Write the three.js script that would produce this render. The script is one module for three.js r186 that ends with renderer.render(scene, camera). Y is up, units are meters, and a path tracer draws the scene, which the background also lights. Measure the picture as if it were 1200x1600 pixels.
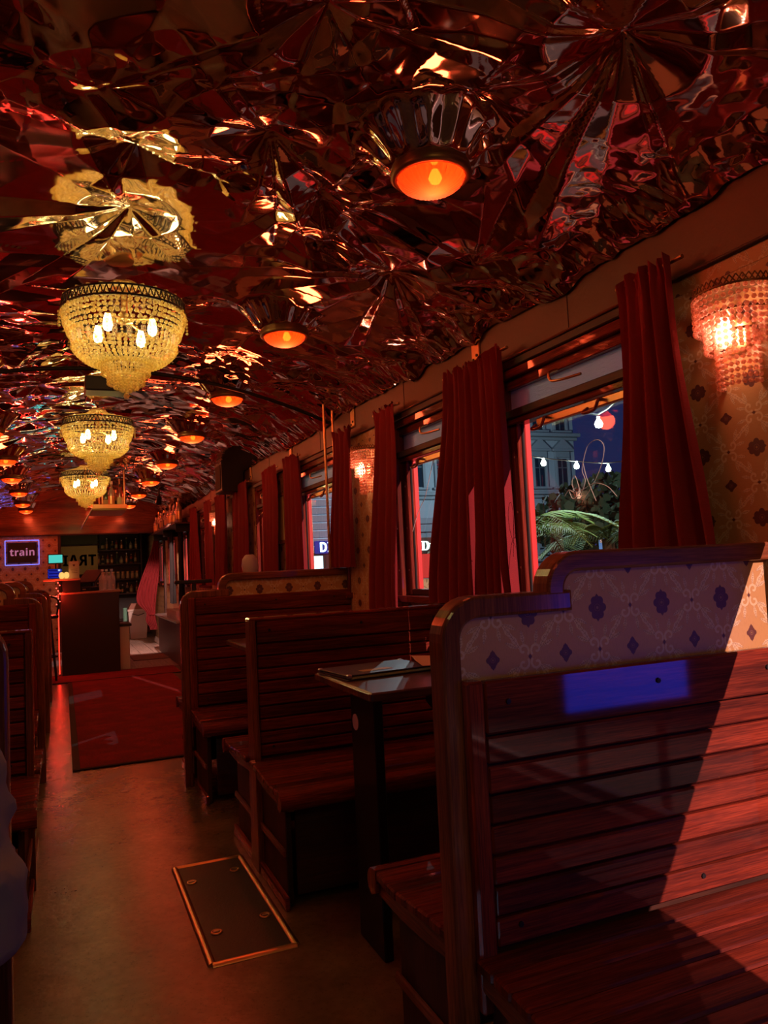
import * as THREE from 'three';
import { mergeGeometries, mergeVertices } from 'three/addons/utils/BufferGeometryUtils.js';
import { MarchingCubes } from 'three/addons/objects/MarchingCubes.js';
import { TextGeometry } from 'three/addons/geometries/TextGeometry.js';
import { FontLoader } from 'three/addons/loaders/FontLoader.js';
import { RectAreaLightUniformsLib } from 'three/addons/lights/RectAreaLightUniformsLib.js';
RectAreaLightUniformsLib.init();

// ------------------------------------------------------------------ camera, sky, large lights, exposure
const scene = new THREE.Scene();
const renderer = new THREE.WebGLRenderer({ antialias: true });
renderer.toneMapping = THREE.LinearToneMapping;
renderer.toneMappingExposure = 0.95;
renderer.shadowMap.enabled = true;
const camera = new THREE.PerspectiveCamera(67.38, 0.75, 0.02, 300);
camera.position.set(0, 1.1, 0);
{
  // phone held seated: aisle runs along -z, camera yawed to the right, a little up, slightly rolled
  const ax = new THREE.Vector3(0.922, -0.048, 0.385), ay = new THREE.Vector3(0.018, 0.997, 0.079), az = new THREE.Vector3(-0.388, -0.066, 0.919);
  camera.quaternion.setFromRotationMatrix(new THREE.Matrix4().makeBasis(ax, ay, az));
}
scene.background = new THREE.Color().setRGB(0.012, 0.018, 0.075);
// street floodlight on a tall mast outside, behind and to the right: its light falls in through the side windows
const FLOOD = new THREE.Vector3(5.55, 8.6, 14);
const flood = new THREE.SpotLight(new THREE.Color().setRGB(1, 0.5, 0.46), 3100, 0, 0.6, 0.3, 2);
flood.position.copy(FLOOD); flood.target.position.set(0.8, 0.6, -5.5); flood.shadow.radius = 2;
scene.add(flood, flood.target);

// ------------------------------------------------------------------ helpers
let seed = 20417;
const rnd = () => { seed = (seed + 0x6d2b79f5) | 0; let t = Math.imul(seed ^ (seed >>> 15), 1 | seed); t = (t + Math.imul(t ^ (t >>> 7), 61 | t)) ^ t; return ((t ^ (t >>> 14)) >>> 0) / 4294967296; };
const rr = (a, b) => a + (b - a) * rnd();
const hash2 = (x, y) => { let h = Math.imul(x | 0, 374761393) + Math.imul(y | 0, 668265263); h = Math.imul(h ^ (h >>> 13), 1274126177); return ((h ^ (h >>> 16)) >>> 0) / 4294967296; };
const vn = (x, y, px = 1e9, py = 1e9) => {   // value noise, lattice repeating every px, py
  const xi = Math.floor(x), yi = Math.floor(y); let fx = x - xi, fy = y - yi;
  fx = fx * fx * fx * (fx * (fx * 6 - 15) + 10); fy = fy * fy * fy * (fy * (fy * 6 - 15) + 10);
  const m = (a, n) => ((a % n) + n) % n, x0 = m(xi, px), x1 = m(xi + 1, px), y0 = m(yi, py), y1 = m(yi + 1, py);
  const a = hash2(x0, y0), b = hash2(x1, y0), c = hash2(x0, y1), d = hash2(x1, y1);
  return a + (b - a) * fx + (c - a) * fy + (a - b - c + d) * fx * fy;
};
const clamp = (x, a = 0, b = 1) => Math.min(b, Math.max(a, x));
const smooth = (a, b, x) => { const t = clamp((x - a) / (b - a)); return t * t * (3 - 2 * t); };
const ORD = ['first', 'second', 'third', 'fourth', 'fifth', 'sixth', 'seventh', 'eighth', 'ninth', 'tenth', 'eleventh', 'twelfth', 'thirteenth', 'fourteenth', 'fifteenth', 'sixteenth', 'seventeenth', 'eighteenth', 'nineteenth', 'twentieth', 'twenty-first', 'twenty-second', 'twenty-third', 'twenty-fourth'];
const names = new Map();
function numbered(n) { const k = names.get(n) || 0; names.set(n, k + 1); return k ? n + '_' + String(k).padStart(3, '0') : n; }
function part(name, geo, mat, parent, label) { const m = new THREE.Mesh(geo, mat); m.name = name; parent.add(m); if (label) m.userData.label = label; return m; }
function thing(name, label, category, pos = [0, 0, 0], ry = 0, group) {
  const g = new THREE.Group(); g.name = numbered(name); g.position.set(...pos); g.rotation.y = ry; g.userData = { label, category }; if (group) g.userData.group = group; scene.add(g); return g;
}
function solo(name, geo, mat, label, category, pos = [0, 0, 0], ry = 0, group) {
  const m = new THREE.Mesh(geo, mat); m.name = numbered(name); m.position.set(...pos); m.rotation.y = ry; m.userData = { label, category }; if (group) m.userData.group = group; scene.add(m); return m;
}
function struct(name, label, pos = [0, 0, 0]) { const g = new THREE.Group(); g.name = name; g.position.set(...pos); g.userData = { label, category: name.split('_')[0], kind: 'structure' }; scene.add(g); return g; }
function copy(o, label, pos, ry) { const c = o.clone(); c.name = numbered(o.name.replace(/_\d{3}$/, '')); c.userData = { ...o.userData }; if (label) c.userData.label = label; if (pos) c.position.set(...pos); if (ry !== undefined) c.rotation.y = ry; scene.add(c); return c; }

// box-projected uv in metres, grain along the given axis
function boxUV(geo, grain = 0, ou = 0, ov = 0) {
  const g = geo.index ? geo.toNonIndexed() : geo, p = g.attributes.position, uv = new Float32Array(p.count * 2), a = new THREE.Vector3(), b = new THREE.Vector3(), c = new THREE.Vector3();
  for (let i = 0; i < p.count; i += 3) {
    a.fromBufferAttribute(p, i); b.fromBufferAttribute(p, i + 1); c.fromBufferAttribute(p, i + 2);
    const n = b.clone().sub(a).cross(c.clone().sub(a)), A = [Math.abs(n.x), Math.abs(n.y), Math.abs(n.z)], k = A[0] > A[1] ? (A[0] > A[2] ? 0 : 2) : (A[1] > A[2] ? 1 : 2);
    let ax = [0, 1, 2].filter((x) => x !== k); if (ax[1] === grain) ax = [ax[1], ax[0]];
    [a, b, c].forEach((v, j) => { const q = [v.x, v.y, v.z]; uv[(i + j) * 2] = q[ax[0]] + ou; uv[(i + j) * 2 + 1] = q[ax[1]] + ov; });
  }
  g.setAttribute('uv', new THREE.BufferAttribute(uv, 2));
  return g;
}
// box with chamfered edges
function cbox(w, h, d, c = 0.004, grain = 0, ou = 0, ov = 0) {
  c = Math.min(c, w * 0.45, h * 0.45, d * 0.45);
  const X = w / 2, Y = h / 2, Z = d / 2, tri = [], V = (x, y, z) => [x, y, z];
  const quad = (p, q, r, s) => { tri.push(p, q, r, p, r, s); };
  const orient = (pts) => { const [p, q, r] = pts.map((v) => new THREE.Vector3(...v)); const n = q.clone().sub(p).cross(r.clone().sub(p)); const m = new THREE.Vector3(); pts.forEach((v) => m.add(new THREE.Vector3(...v))); return n.dot(m) < 0 ? pts.slice().reverse() : pts; };
  for (const s of [-1, 1]) {
    quad(...orient([V(s * X, Y - c, Z - c), V(s * X, Y - c, c - Z), V(s * X, c - Y, c - Z), V(s * X, c - Y, Z - c)]));
    quad(...orient([V(X - c, s * Y, Z - c), V(X - c, s * Y, c - Z), V(c - X, s * Y, c - Z), V(c - X, s * Y, Z - c)]));
    quad(...orient([V(X - c, Y - c, s * Z), V(X - c, c - Y, s * Z), V(c - X, c - Y, s * Z), V(c - X, Y - c, s * Z)]));
    for (const t of [-1, 1]) {
      quad(...orient([V(s * X, t * (Y - c), Z - c), V(s * X, t * (Y - c), c - Z), V(s * (X - c), t * Y, c - Z), V(s * (X - c), t * Y, Z - c)]));
      quad(...orient([V(s * X, Y - c, t * (Z - c)), V(s * X, c - Y, t * (Z - c)), V(s * (X - c), c - Y, t * Z), V(s * (X - c), Y - c, t * Z)]));
      quad(...orient([V(X - c, s * Y, t * (Z - c)), V(c - X, s * Y, t * (Z - c)), V(c - X, s * (Y - c), t * Z), V(X - c, s * (Y - c), t * Z)]));
      for (const u of [-1, 1]) tri.push(...orient([V(s * X, t * (Y - c), u * (Z - c)), V(s * (X - c), t * Y, u * (Z - c)), V(s * (X - c), t * (Y - c), u * Z)]));
    }
  }
  const g = new THREE.BufferGeometry(); g.setAttribute('position', new THREE.BufferAttribute(new Float32Array(tri.flat()), 3)); g.computeVertexNormals();
  return boxUV(g, grain, ou, ov);
}
const at = (g, x, y, z) => g.clone().translate(x, y, z);
const span = (x0, x1, y0, y1, z0, z1, c = 0.003, grain = 0) => cbox(Math.abs(x1 - x0), Math.abs(y1 - y0), Math.abs(z1 - z0), c, grain, rnd(), rnd()).translate((x0 + x1) / 2, (y0 + y1) / 2, (z0 + z1) / 2);
function lathe(pts, seg = 24, phi0 = 0, phi = Math.PI * 2) { return new THREE.LatheGeometry(pts.map(([r, y]) => new THREE.Vector2(r, y)), seg, phi0, phi); }
function tube(pts, r, seg = 24, rad = 6, closed = false) { return new THREE.TubeGeometry(new THREE.CatmullRomCurve3(pts.map((p) => new THREE.Vector3(...p)), closed), seg, r, rad, closed); }
function rod(a, b, r, seg = 8) { const A = new THREE.Vector3(...a), B = new THREE.Vector3(...b), d = B.clone().sub(A); const g = new THREE.CylinderGeometry(r, r, d.length(), seg); g.applyQuaternion(new THREE.Quaternion().setFromUnitVectors(new THREE.Vector3(0, 1, 0), d.normalize())); return g.translate(...A.add(B).multiplyScalar(0.5).toArray()); }
function merge(list) { return mergeGeometries(list.map((g) => { const q = g.index ? g.toNonIndexed() : g; for (const k of Object.keys(q.attributes)) if (!['position', 'normal', 'uv'].includes(k)) q.deleteAttribute(k); return q; })); }

// ------------------------------------------------------------------ textures
function dataTex(w, h, fn, srgb) {
  const d = new Uint8Array(w * h * 4);
  for (let y = 0; y < h; y++) for (let x = 0; x < w; x++) { const c = fn(x / w, y / h), i = (y * w + x) * 4; d[i] = clamp(c[0]) * 255; d[i + 1] = clamp(c[1]) * 255; d[i + 2] = clamp(c[2]) * 255; d[i + 3] = 255; }
  const t = new THREE.DataTexture(d, w, h); t.wrapS = t.wrapT = THREE.RepeatWrapping; t.magFilter = THREE.LinearFilter; t.minFilter = THREE.LinearFilter; if (srgb) t.colorSpace = THREE.SRGBColorSpace; t.needsUpdate = true; return t;
}
const rep = (t, sx, sy) => { const c = t.clone(); c.repeat.set(sx, sy); c.needsUpdate = true; return c; };
const grainAt = (u, v) => {
  const w = vn(u * 4, v * 6, 4, 6) * 0.8, f = vn(u * 6, v * 40 + w * 5, 6, 40), g = vn(u * 14, v * 170, 14, 170), p = vn(u * 40, v * 256, 40, 256);
  return 0.35 * f + 0.4 * g + 0.25 * p;
};
function woodTex(c0, c1) { return dataTex(512, 512, (u, v) => { const g = clamp((grainAt(u, v) - 0.2) * 1.7), k = 0.8 + 0.4 * vn(u * 3, v * 4, 3, 4); return [0, 1, 2].map((i) => ((c0[i] + (c1[i] - c0[i]) * g) * k) / 255); }, true); }
const woodBump = rep(dataTex(512, 512, (u, v) => { const g = grainAt(u, v) * 0.5 + 0.5 * vn(u * 5, v * 9, 5, 9); return [g, g, g]; }), 1.2, 3);
const benchTex = rep(woodTex([78, 24, 14], [132, 50, 28]), 1.2, 3);
const trimTex = rep(woodTex([84, 42, 22], [128, 70, 38]), 1.2, 3);
const darkTex = rep(woodTex([44, 22, 14], [70, 36, 22]), 1.2, 3);
const fineNoise = dataTex(256, 256, (u, v) => { const n = 0.5 * vn(u * 32, v * 32, 32, 32) + 0.3 * vn(u * 90, v * 90, 90, 90) + 0.2 * vn(u * 8, v * 8, 8, 8); return [n, n, n]; });
const col = (r, g, b) => new THREE.Color().setRGB(r, g, b);
const std = (o) => new THREE.MeshStandardMaterial(o), phys = (o) => new THREE.MeshPhysicalMaterial(o);

// damask wallpaper, one 0.165 m repeat
function wallpaperCanvas(bump) {
  const N = 512, c = document.createElement('canvas'); c.width = c.height = N; const g = c.getContext('2d');
  const base = bump ? '#777' : '#b98f5c', pale = bump ? '#ccc' : '#cfb892', dark = bump ? '#aaa' : '#5b3330', mid = bump ? '#999' : '#8d6a44', line = bump ? '#444' : '#7a4f3c';
  g.fillStyle = base; g.fillRect(0, 0, N, N);
  if (!bump) for (let i = 0; i < 1400; i++) { g.fillStyle = i % 2 ? 'rgba(190,150,95,0.25)' : 'rgba(120,85,50,0.22)'; g.fillRect(rnd() * N, rnd() * N, 1.5, 30 * rnd()); }
  const leaf = (x, y, a, L, W) => { g.save(); g.translate(x, y); g.rotate(a); g.fillStyle = pale; g.beginPath(); g.moveTo(0, 0); for (let k = 0; k <= 6; k++) { const t = k / 6; g.lineTo(L * t, -W * Math.sin(Math.PI * t) * (k % 2 ? 1 : 0.72)); } for (let k = 6; k >= 0; k--) { const t = k / 6; g.lineTo(L * t, W * Math.sin(Math.PI * t) * (k % 2 ? 1 : 0.72)); } g.fill(); g.strokeStyle = line; g.lineWidth = 1.5; g.beginPath(); g.moveTo(0, 0); g.lineTo(L, 0); for (let k = 1; k < 6; k++) { const t = k / 6; g.moveTo(L * t, 0); g.lineTo(L * t + 8, -W * 0.6); g.moveTo(L * t, 0); g.lineTo(L * t + 8, W * 0.6); } g.stroke(); g.restore(); };
  const curl = (x, y, r, a0, dir) => { g.strokeStyle = pale; g.lineWidth = 15; g.lineCap = 'round'; g.beginPath(); for (let k = 0; k <= 26; k++) { const t = k / 26, q = r * (1 - 0.75 * t), a = a0 + dir * t * 5.4; const X = x + q * Math.cos(a), Y = y + q * Math.sin(a); k ? g.lineTo(X, Y) : g.moveTo(X, Y); } g.stroke(); };
  const flower = (x, y, R, petals) => { g.fillStyle = dark; for (let k = 0; k < petals; k++) { const a = (k / petals) * Math.PI * 2, q = k % 2 ? 0.62 : 1; g.beginPath(); g.ellipse(x + Math.cos(a) * R * 0.55 * q, y + Math.sin(a) * R * 0.55 * q * 1.2, R * 0.34, R * 0.34, 0, 0, 7); g.fill(); } g.beginPath(); g.moveTo(x, y - R * 1.15); g.lineTo(x + R * 0.85, y); g.lineTo(x, y + R * 1.15); g.lineTo(x - R * 0.85, y); g.fill(); g.fillStyle = mid; g.strokeStyle = bump ? '#eee' : '#93695a'; g.lineWidth = 2; g.beginPath(); g.arc(x, y, R * 0.28, 0, 7); g.stroke(); g.beginPath(); g.arc(x, y, R * 0.12, 0, 7); g.fill(); };
  for (const ox of [-N, 0, N]) for (const oy of [-N, 0, N]) {
    const X = ox, Y = oy;
    for (const [kx, ky] of [[0, 0.5], [0.5, 0]]) {
      const x = X + kx * N, y = Y + ky * N;
      for (const sx of [-1, 1]) for (const sy of [-1, 1]) { leaf(x + sx * 62, y + sy * 40, sx > 0 ? sy * 0.95 : Math.PI - sy * 0.95, 150, 19); leaf(x + sx * 84, y + sy * 52, sx > 0 ? sy * 0.45 : Math.PI - sy * 0.45, 96, 15); leaf(x + sx * 40, y + sy * 66, sx > 0 ? sy * 1.4 : Math.PI - sy * 1.4, 96, 15); }
      curl(x - 46, y - 40, 40, 0.6, -1); curl(x + 46, y - 40, 40, 2.5, 1); curl(x - 46, y + 40, 40, -0.6, 1); curl(x + 46, y + 40, 40, -2.5, -1);
      g.fillStyle = dark; g.beginPath(); g.moveTo(x, y - 17); g.lineTo(x + 13, y); g.lineTo(x, y + 17); g.lineTo(x - 13, y); g.fill();
    }
    flower(X, Y, 76, 12); flower(X + N / 2, Y + N / 2, 52, 8);
  }
  const t = new THREE.CanvasTexture(c); t.wrapS = t.wrapT = THREE.RepeatWrapping; t.magFilter = THREE.LinearFilter; t.repeat.set(1 / 0.165, 1 / 0.165); if (!bump) t.colorSpace = THREE.SRGBColorSpace; return t;
}
const M = {
  bench: phys({ map: benchTex, bumpMap: woodBump, bumpScale: 0.0012, roughness: 0.75, specularIntensity: 0.35, clearcoat: 0.8, clearcoatRoughness: 0.045, name: 'bench_wood' }),
  trim: phys({ map: trimTex, bumpMap: woodBump, bumpScale: 0.0008, roughness: 0.7, specularIntensity: 0.4, clearcoat: 0.6, clearcoatRoughness: 0.14, name: 'trim_wood' }),
  dark: phys({ map: darkTex, roughness: 0.55, name: 'dark_wood' }),
  paper: phys({ map: wallpaperCanvas(false), bumpMap: wallpaperCanvas(true), bumpScale: 0.0006, roughness: 0.46, name: 'damask_wallpaper' }),
  panel: std({ color: 0x543620, roughness: 0.5, bumpMap: rep(fineNoise, 3, 3), bumpScale: 0.0005, name: 'brown_panel_paint' }),
  brass: std({ color: col(0.62, 0.42, 0.2), metalness: 1, roughness: 0.32, name: 'brass' }),
  steel: std({ color: col(0.55, 0.52, 0.5), metalness: 1, roughness: 0.35, name: 'steel' }),
  iron: std({ color: 0x1a1512, metalness: 0.3, roughness: 0.55, name: 'dark_iron' }),
  black: std({ color: 0x0d0b0b, roughness: 0.45, name: 'black_paint' }),
  rubber: std({ color: 0x0a0a0a, roughness: 0.8, name: 'rubber' }),
  redPaint: std({ color: 0xb0140e, roughness: 0.5, name: 'red_body_paint' }),
  glass: phys({ color: 0xf2f7f5, transmission: 1, roughness: 0.02, thickness: 0, ior: 1.5, name: 'window_glass' }),
  frosted: phys({ color: 0xd5e0d8, transmission: 0.55, roughness: 0.95, thickness: 0, bumpMap: rep(fineNoise, 1, 6), bumpScale: 0.002, name: 'frosted_glass' }),
  velvet: phys({ color: 0x7a1a20, roughness: 0.95, sheen: 0.5, sheenColor: col(0.6, 0.06, 0.06), sheenRoughness: 0.5, bumpMap: rep(fineNoise, 12, 12), bumpScale: 0.0006, side: THREE.DoubleSide, name: 'red_curtain_cloth' }),
  blackCloth: std({ color: 0x0e0b0c, roughness: 0.95, side: THREE.DoubleSide, name: 'black_cloth' }),
  white: std({ color: 0xd8d2cc, roughness: 0.5, name: 'white_plastic' }),
  cream: std({ color: 0xb9a878, roughness: 0.8, name: 'cream_paper' }),
};
const lamp = (c, k, name) => std({ color: 0x000000, emissive: c, emissiveIntensity: k, name });

// ------------------------------------------------------------------ the carriage: floor, walls, windows, ceiling
const XR = 1.506, XL = -1.05, XC = 0.228, TH = 0.11, ZB = 3.0, ZE = -12.5, ZEND = -15.3;
const ceilY = (x) => 2.25 - 0.165 * (x - XC) * (x - XC);
{
  const vinyl = dataTex(512, 512, (u, v) => { const n = 0.6 * vn(u * 9, v * 9, 9, 9) + 0.4 * vn(u * 60, v * 60, 60, 60), s = vn(u * 200, v * 200, 200, 200), k = 0.82 + 0.3 * n + (s > 0.86 ? -0.12 : 0); return [0.44 * k, 0.36 * k, 0.25 * k]; }, true);
  const vb = dataTex(512, 512, (u, v) => { const n = 0.55 * vn(u * 7, v * 7, 7, 7) + 0.3 * vn(u * 24, v * 24, 24, 24) + 0.15 * vn(u * 90, v * 90, 90, 90); return [n, n, n]; });
  const fl = struct('floor', 'scuffed brown vinyl floor along the carriage aisle');
  part('vinyl_sheet', boxUV(new THREE.BoxGeometry(XR - XL + 0.2, 0.08, ZB + 9.5).translate((XR + XL) / 2, -0.04, (ZB - 9.5) / 2), 2), phys({ map: rep(vinyl, 1, 1), bumpMap: rep(vb, 1.3, 1.3), bumpScale: 0.0016, roughness: 0.27, name: 'floor_vinyl' }), fl);
  const lam = dataTex(256, 256, (u, v) => { const g = grainAt(u, v); const k = 0.75 + 0.5 * g; return [0.62 * k, 0.56 * k, 0.52 * k]; }, true);
  const fl2 = struct('floor_bar', 'pale plank floor around the bar counter');
  const lamM = phys({ map: rep(lam, 0.8, 3), roughness: 0.45, name: 'pale_laminate' });
  for (let i = 0; i < 14; i++) { const w = (XR - XL + 0.1) / 14; part('plank', cbox(w - 0.003, 0.06, 5.8, 0.002, 2, rnd(), rnd()).translate(XL - 0.05 + w * (i + 0.5), -0.03, -12.4), lamM, fl2); }
}
const WR = [[2.85, 2.1], [1.8, -1.15], [-1.56, -2.43], [-2.55, -3.4], [-4.1, -5.12], [-5.6, -6.3], [-6.65, -7.25], [-8.5, -9.1], [-10.1, -10.8], [-11.3, -12.1], [-12.75, -13.6]];
const LOWSILL = 0.33, SILL = 0.93, HEAD = 1.76, PTOP = 1.576;
const wallpaperSpan = (...a) => span(...a);
function sideWall(name, sgn, x, label) {
  const W = struct(name, label), o = x + sgn * TH, mat = M.paper;
  const put = (nm, y0, y1, z0, z1, m) => part(nm, wallpaperSpan(x, o, y0, y1, z0, z1, 0.001), m, W);
  { let q = ZB; const [a, b] = WR[1]; put('lower_panel', -0.08, SILL, q, a, mat); put('lower_panel', -0.08, LOWSILL, a, b, mat); put('lower_panel', -0.08, SILL, b, ZEND, mat); }
  let z = ZB; for (const [a, b] of WR) { put('pier', SILL, HEAD, z, a, mat); z = b; } put('pier', SILL, HEAD, z, ZEND, mat);
  put('upper_panel', HEAD, 1.805, ZB, ZEND, mat);
  put('header_panel', 1.805, 2.05, ZB, ZEND, M.panel);
  put('roof_edge', 2.05, 2.4, ZB, ZEND, M.dark);
  const i = x - sgn * 0.006;
  part('picture_rail', tube([[i, 1.805, ZB], [i, 1.805, ZE]].map((p) => p), 0.006, 2, 6), M.dark, W);
  for (const [a, b, t] of [[ZB, WR[1][0], 0.9], [WR[1][0], WR[1][1], LOWSILL - 0.03], [WR[1][1], ZEND, 0.9]]) part('outer_skin', span(o + sgn * 0.001, o + sgn * 0.011, -0.3, t, a, b, 0.001), M.redPaint, W);
  for (const zz of [0.2, -2.565, -3.945, -5.2, -6.45, -7.6]) {
    part('strap', span(x - sgn * 0.008, x, 1.855, 2.0, zz - 0.028, zz + 0.028, 0.002), M.brass, W, 'brass strap plate with two screws');
    for (const yy of [1.885, 1.872]) part('screw', new THREE.CylinderGeometry(0.006, 0.006, 0.004, 8).rotateZ(Math.PI / 2).translate(x - sgn * 0.01, yy, zz + (yy > 1.88 ? 0.013 : -0.013)), M.iron, W);
  }
  for (let k = 0; k < 7; k++) part('seam', span(x - sgn * 0.002, x, 1.81, 2.0, -0.7 - k * 1.28, -0.703 - k * 1.28, 0.0005), M.dark, W);
  return W;
}
sideWall('wall_right', 1, XR, 'wallpapered window wall with brown header boards');
sideWall('wall_left', -1, XL, 'wallpapered window wall on the far side of the aisle');

function windowUnit(n, sgn, x, z0, z1, SILL) {
  const near = Math.max(z0, z1), far = Math.min(z0, z1), w = near - far, side = sgn > 0 ? 'right' : 'opposite';
  const G = struct('window_' + n, `wood framed carriage window ${n} in the ${side} wall`);
  const X = (d) => x + sgn * d, S = (nm, d0, d1, y0, y1, a, b, m, g = 1, c = 0.003) => part(nm, span(X(d0), X(d1), y0, y1, a, b, c, g), m, G);
  // dark wood lining of the opening
  S('jamb', -0.012, 0.07, SILL, HEAD, far, far + 0.035, M.bench); S('jamb', -0.012, 0.07, SILL, HEAD, near - 0.035, near, M.bench);
  S('sill', -0.035, 0.075, SILL - 0.02, SILL + 0.012, far - 0.02, near + 0.02, M.bench, 2); S('head', -0.012, 0.07, HEAD - 0.02, HEAD + 0.012, far, near, M.bench, 2);
  S('architrave', -0.022, -0.002, HEAD + 0.012, HEAD + 0.04, far - 0.03, near + 0.03, M.dark, 2); S('architrave', -0.03, -0.002, HEAD + 0.04, HEAD + 0.048, far - 0.03, near + 0.03, M.trim, 2);
  // moving sash
  S('stile', 0.02, 0.055, SILL + 0.012, PTOP + 0.05, far + 0.035, far + 0.085, M.bench); S('stile', 0.02, 0.055, SILL + 0.012, PTOP + 0.05, near - 0.085, near - 0.035, M.bench);
  S('bottom_rail', 0.02, 0.055, SILL + 0.012, SILL + 0.04, far + 0.085, near - 0.085, M.dark, 2);
  S('transom', 0.005, 0.06, PTOP, PTOP + 0.022, far + 0.035, near - 0.035, M.bench, 2); S('transom', -0.008, 0.06, PTOP + 0.022, PTOP + 0.05, far + 0.03, near - 0.03, M.dark, 2);
  S('vent_rail', 0.01, 0.055, 1.705, HEAD - 0.02, far + 0.035, near - 0.035, M.bench, 2);
  S('gasket', 0.036, 0.046, SILL + 0.04, PTOP, far + 0.085, far + 0.091, M.rubber); S('gasket', 0.036, 0.046, SILL + 0.04, PTOP, near - 0.091, near - 0.085, M.rubber);
  part('pane', new THREE.PlaneGeometry(w - 0.17, PTOP - SILL - 0.04).rotateY(-sgn * Math.PI / 2).translate(X(0.041), (PTOP + SILL + 0.04) / 2, (near + far) / 2), M.glass, G);
  part('vent_pane', new THREE.PlaneGeometry(w - 0.07, 0.085).rotateY(-sgn * Math.PI / 2).translate(X(0.035), 1.665, (near + far) / 2), M.frosted, G);
  // red painted outer frame
  S('outer_frame', 0.06, 0.084, SILL - 0.03, HEAD + 0.02, far + 0.0, far + 0.075, M.redPaint, 1, 0.002); S('outer_frame', 0.06, 0.084, SILL - 0.03, HEAD + 0.02, near - 0.075, near, M.redPaint, 1, 0.002);
  // pulls
  const cz = (near + far) / 2;
  part('vent_pull', tube([[X(0.005), 1.705, cz - 0.07], [X(-0.03), 1.69, cz - 0.068], [X(-0.034), 1.665, cz - 0.055], [X(-0.03), 1.655, cz], [X(0.0), 1.66, cz + 0.06]], 0.005, 20, 6), M.brass, G);
  S('sash_pull', 0.0, 0.02, PTOP - 0.036, PTOP - 0.008, cz - 0.2, cz + 0.26, M.brass, 2, 0.004);
  for (const k of [-0.2, 0.08]) part('sash_hook', tube([[X(0.0), PTOP - 0.03, cz + k], [X(-0.02), PTOP - 0.045, cz + k], [X(-0.022), PTOP - 0.045, cz + k + 0.06], [X(-0.018), PTOP - 0.02, cz + k + 0.075], [X(0.0), PTOP - 0.015, cz + k + 0.06]], 0.0055, 18, 6), M.bench, G);
  for (const zz of [far + 0.06, far + 0.018]) for (const yy of [1.06, 1.26, 1.46]) part('screw', new THREE.CylinderGeometry(0.0045, 0.0045, 0.003, 8).rotateZ(Math.PI / 2).translate(X(zz === far + 0.06 ? 0.0195 : -0.013), yy, zz), M.steel, G);
}
WR.forEach(([a, b], i) => windowUnit(i + 1, 1, XR, a, b, i === 1 ? LOWSILL : SILL));
WR.forEach(([a, b], i) => windowUnit(i + 21, -1, XL, a, b, i === 1 ? LOWSILL : SILL));
{
  // roof shell above the foil
  const out = [], inn = []; for (let i = 0; i <= 20; i++) { const x = XL - 0.1 + (XR - XL + 0.2) * i / 20; inn.push([x, ceilY(x) + 0.06]); out.push([x, ceilY(x) + 0.14]); }
  const s = new THREE.Shape(); inn.forEach(([x, y], i) => i ? s.lineTo(x, y) : s.moveTo(x, y)); out.reverse().forEach(([x, y]) => s.lineTo(x, y));
  const C = struct('ceiling', 'curved carriage roof behind the foil lining');
  part('roof_shell', new THREE.ExtrudeGeometry(s, { depth: ZB - ZEND + 0.2, bevelEnabled: false }).translate(0, 0, ZEND - 0.1), M.dark, C);
  // end walls
  const R = struct('wall_rear', 'plain end wall behind the photographer');
  part('rear_panel', span(XL - 0.1, XR + 0.1, -0.08, 2.4, ZB, ZB + 0.1, 0.002), M.panel, R);
  const E = struct('wall_front', 'papered end wall with a dark header beam over the bar opening');
  part('papered_panel', span(XL, -0.05, 0, 1.74, ZE, ZE - 0.08, 0.002), M.paper, E);
  part('opening_post', span(-0.05, -0.01, 0, 1.74, ZE + 0.012, ZE - 0.09, 0.003, 1), M.dark, E);
  part('opening_post', span(1.475, XR, 0, 1.74, ZE + 0.012, ZE - 0.09, 0.003, 1), M.dark, E);
  part('header_beam', span(XL, XR, 1.74, 2.34, ZE + 0.03, ZE - 0.1, 0.006), M.trim, E);
  part('beam_lip', span(XL, XR, 1.735, 1.755, ZE + 0.045, ZE + 0.03, 0.003), M.dark, E);
  const B = struct('wall_bar', 'dark back wall of the bar room');
  part('back_panel', span(XL - 0.1, XR + 0.1, -0.08, 2.4, ZEND, ZEND - 0.1, 0.002), std({ color: 0x2a2418, roughness: 0.7 }), B);
  const bb = struct('baseboard_bar', 'white baseboard of the bar room'); part('board', span(XL, XR, 0, 0.07, ZEND + 0.02, ZEND, 0.003), M.white, bb);
}

const LAMPS = [...[-1.715, -3.14, -4.39, -5.71, -7.18, -8.57, -9.98, -11.5, 1.3].map((z) => [0.9, z]), ...[-7.05, -8.3, -9.65, -11.05, -12.1, -5.7, -4.3, -2.9, -1.5].map((z) => [-0.44, z])];
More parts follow.
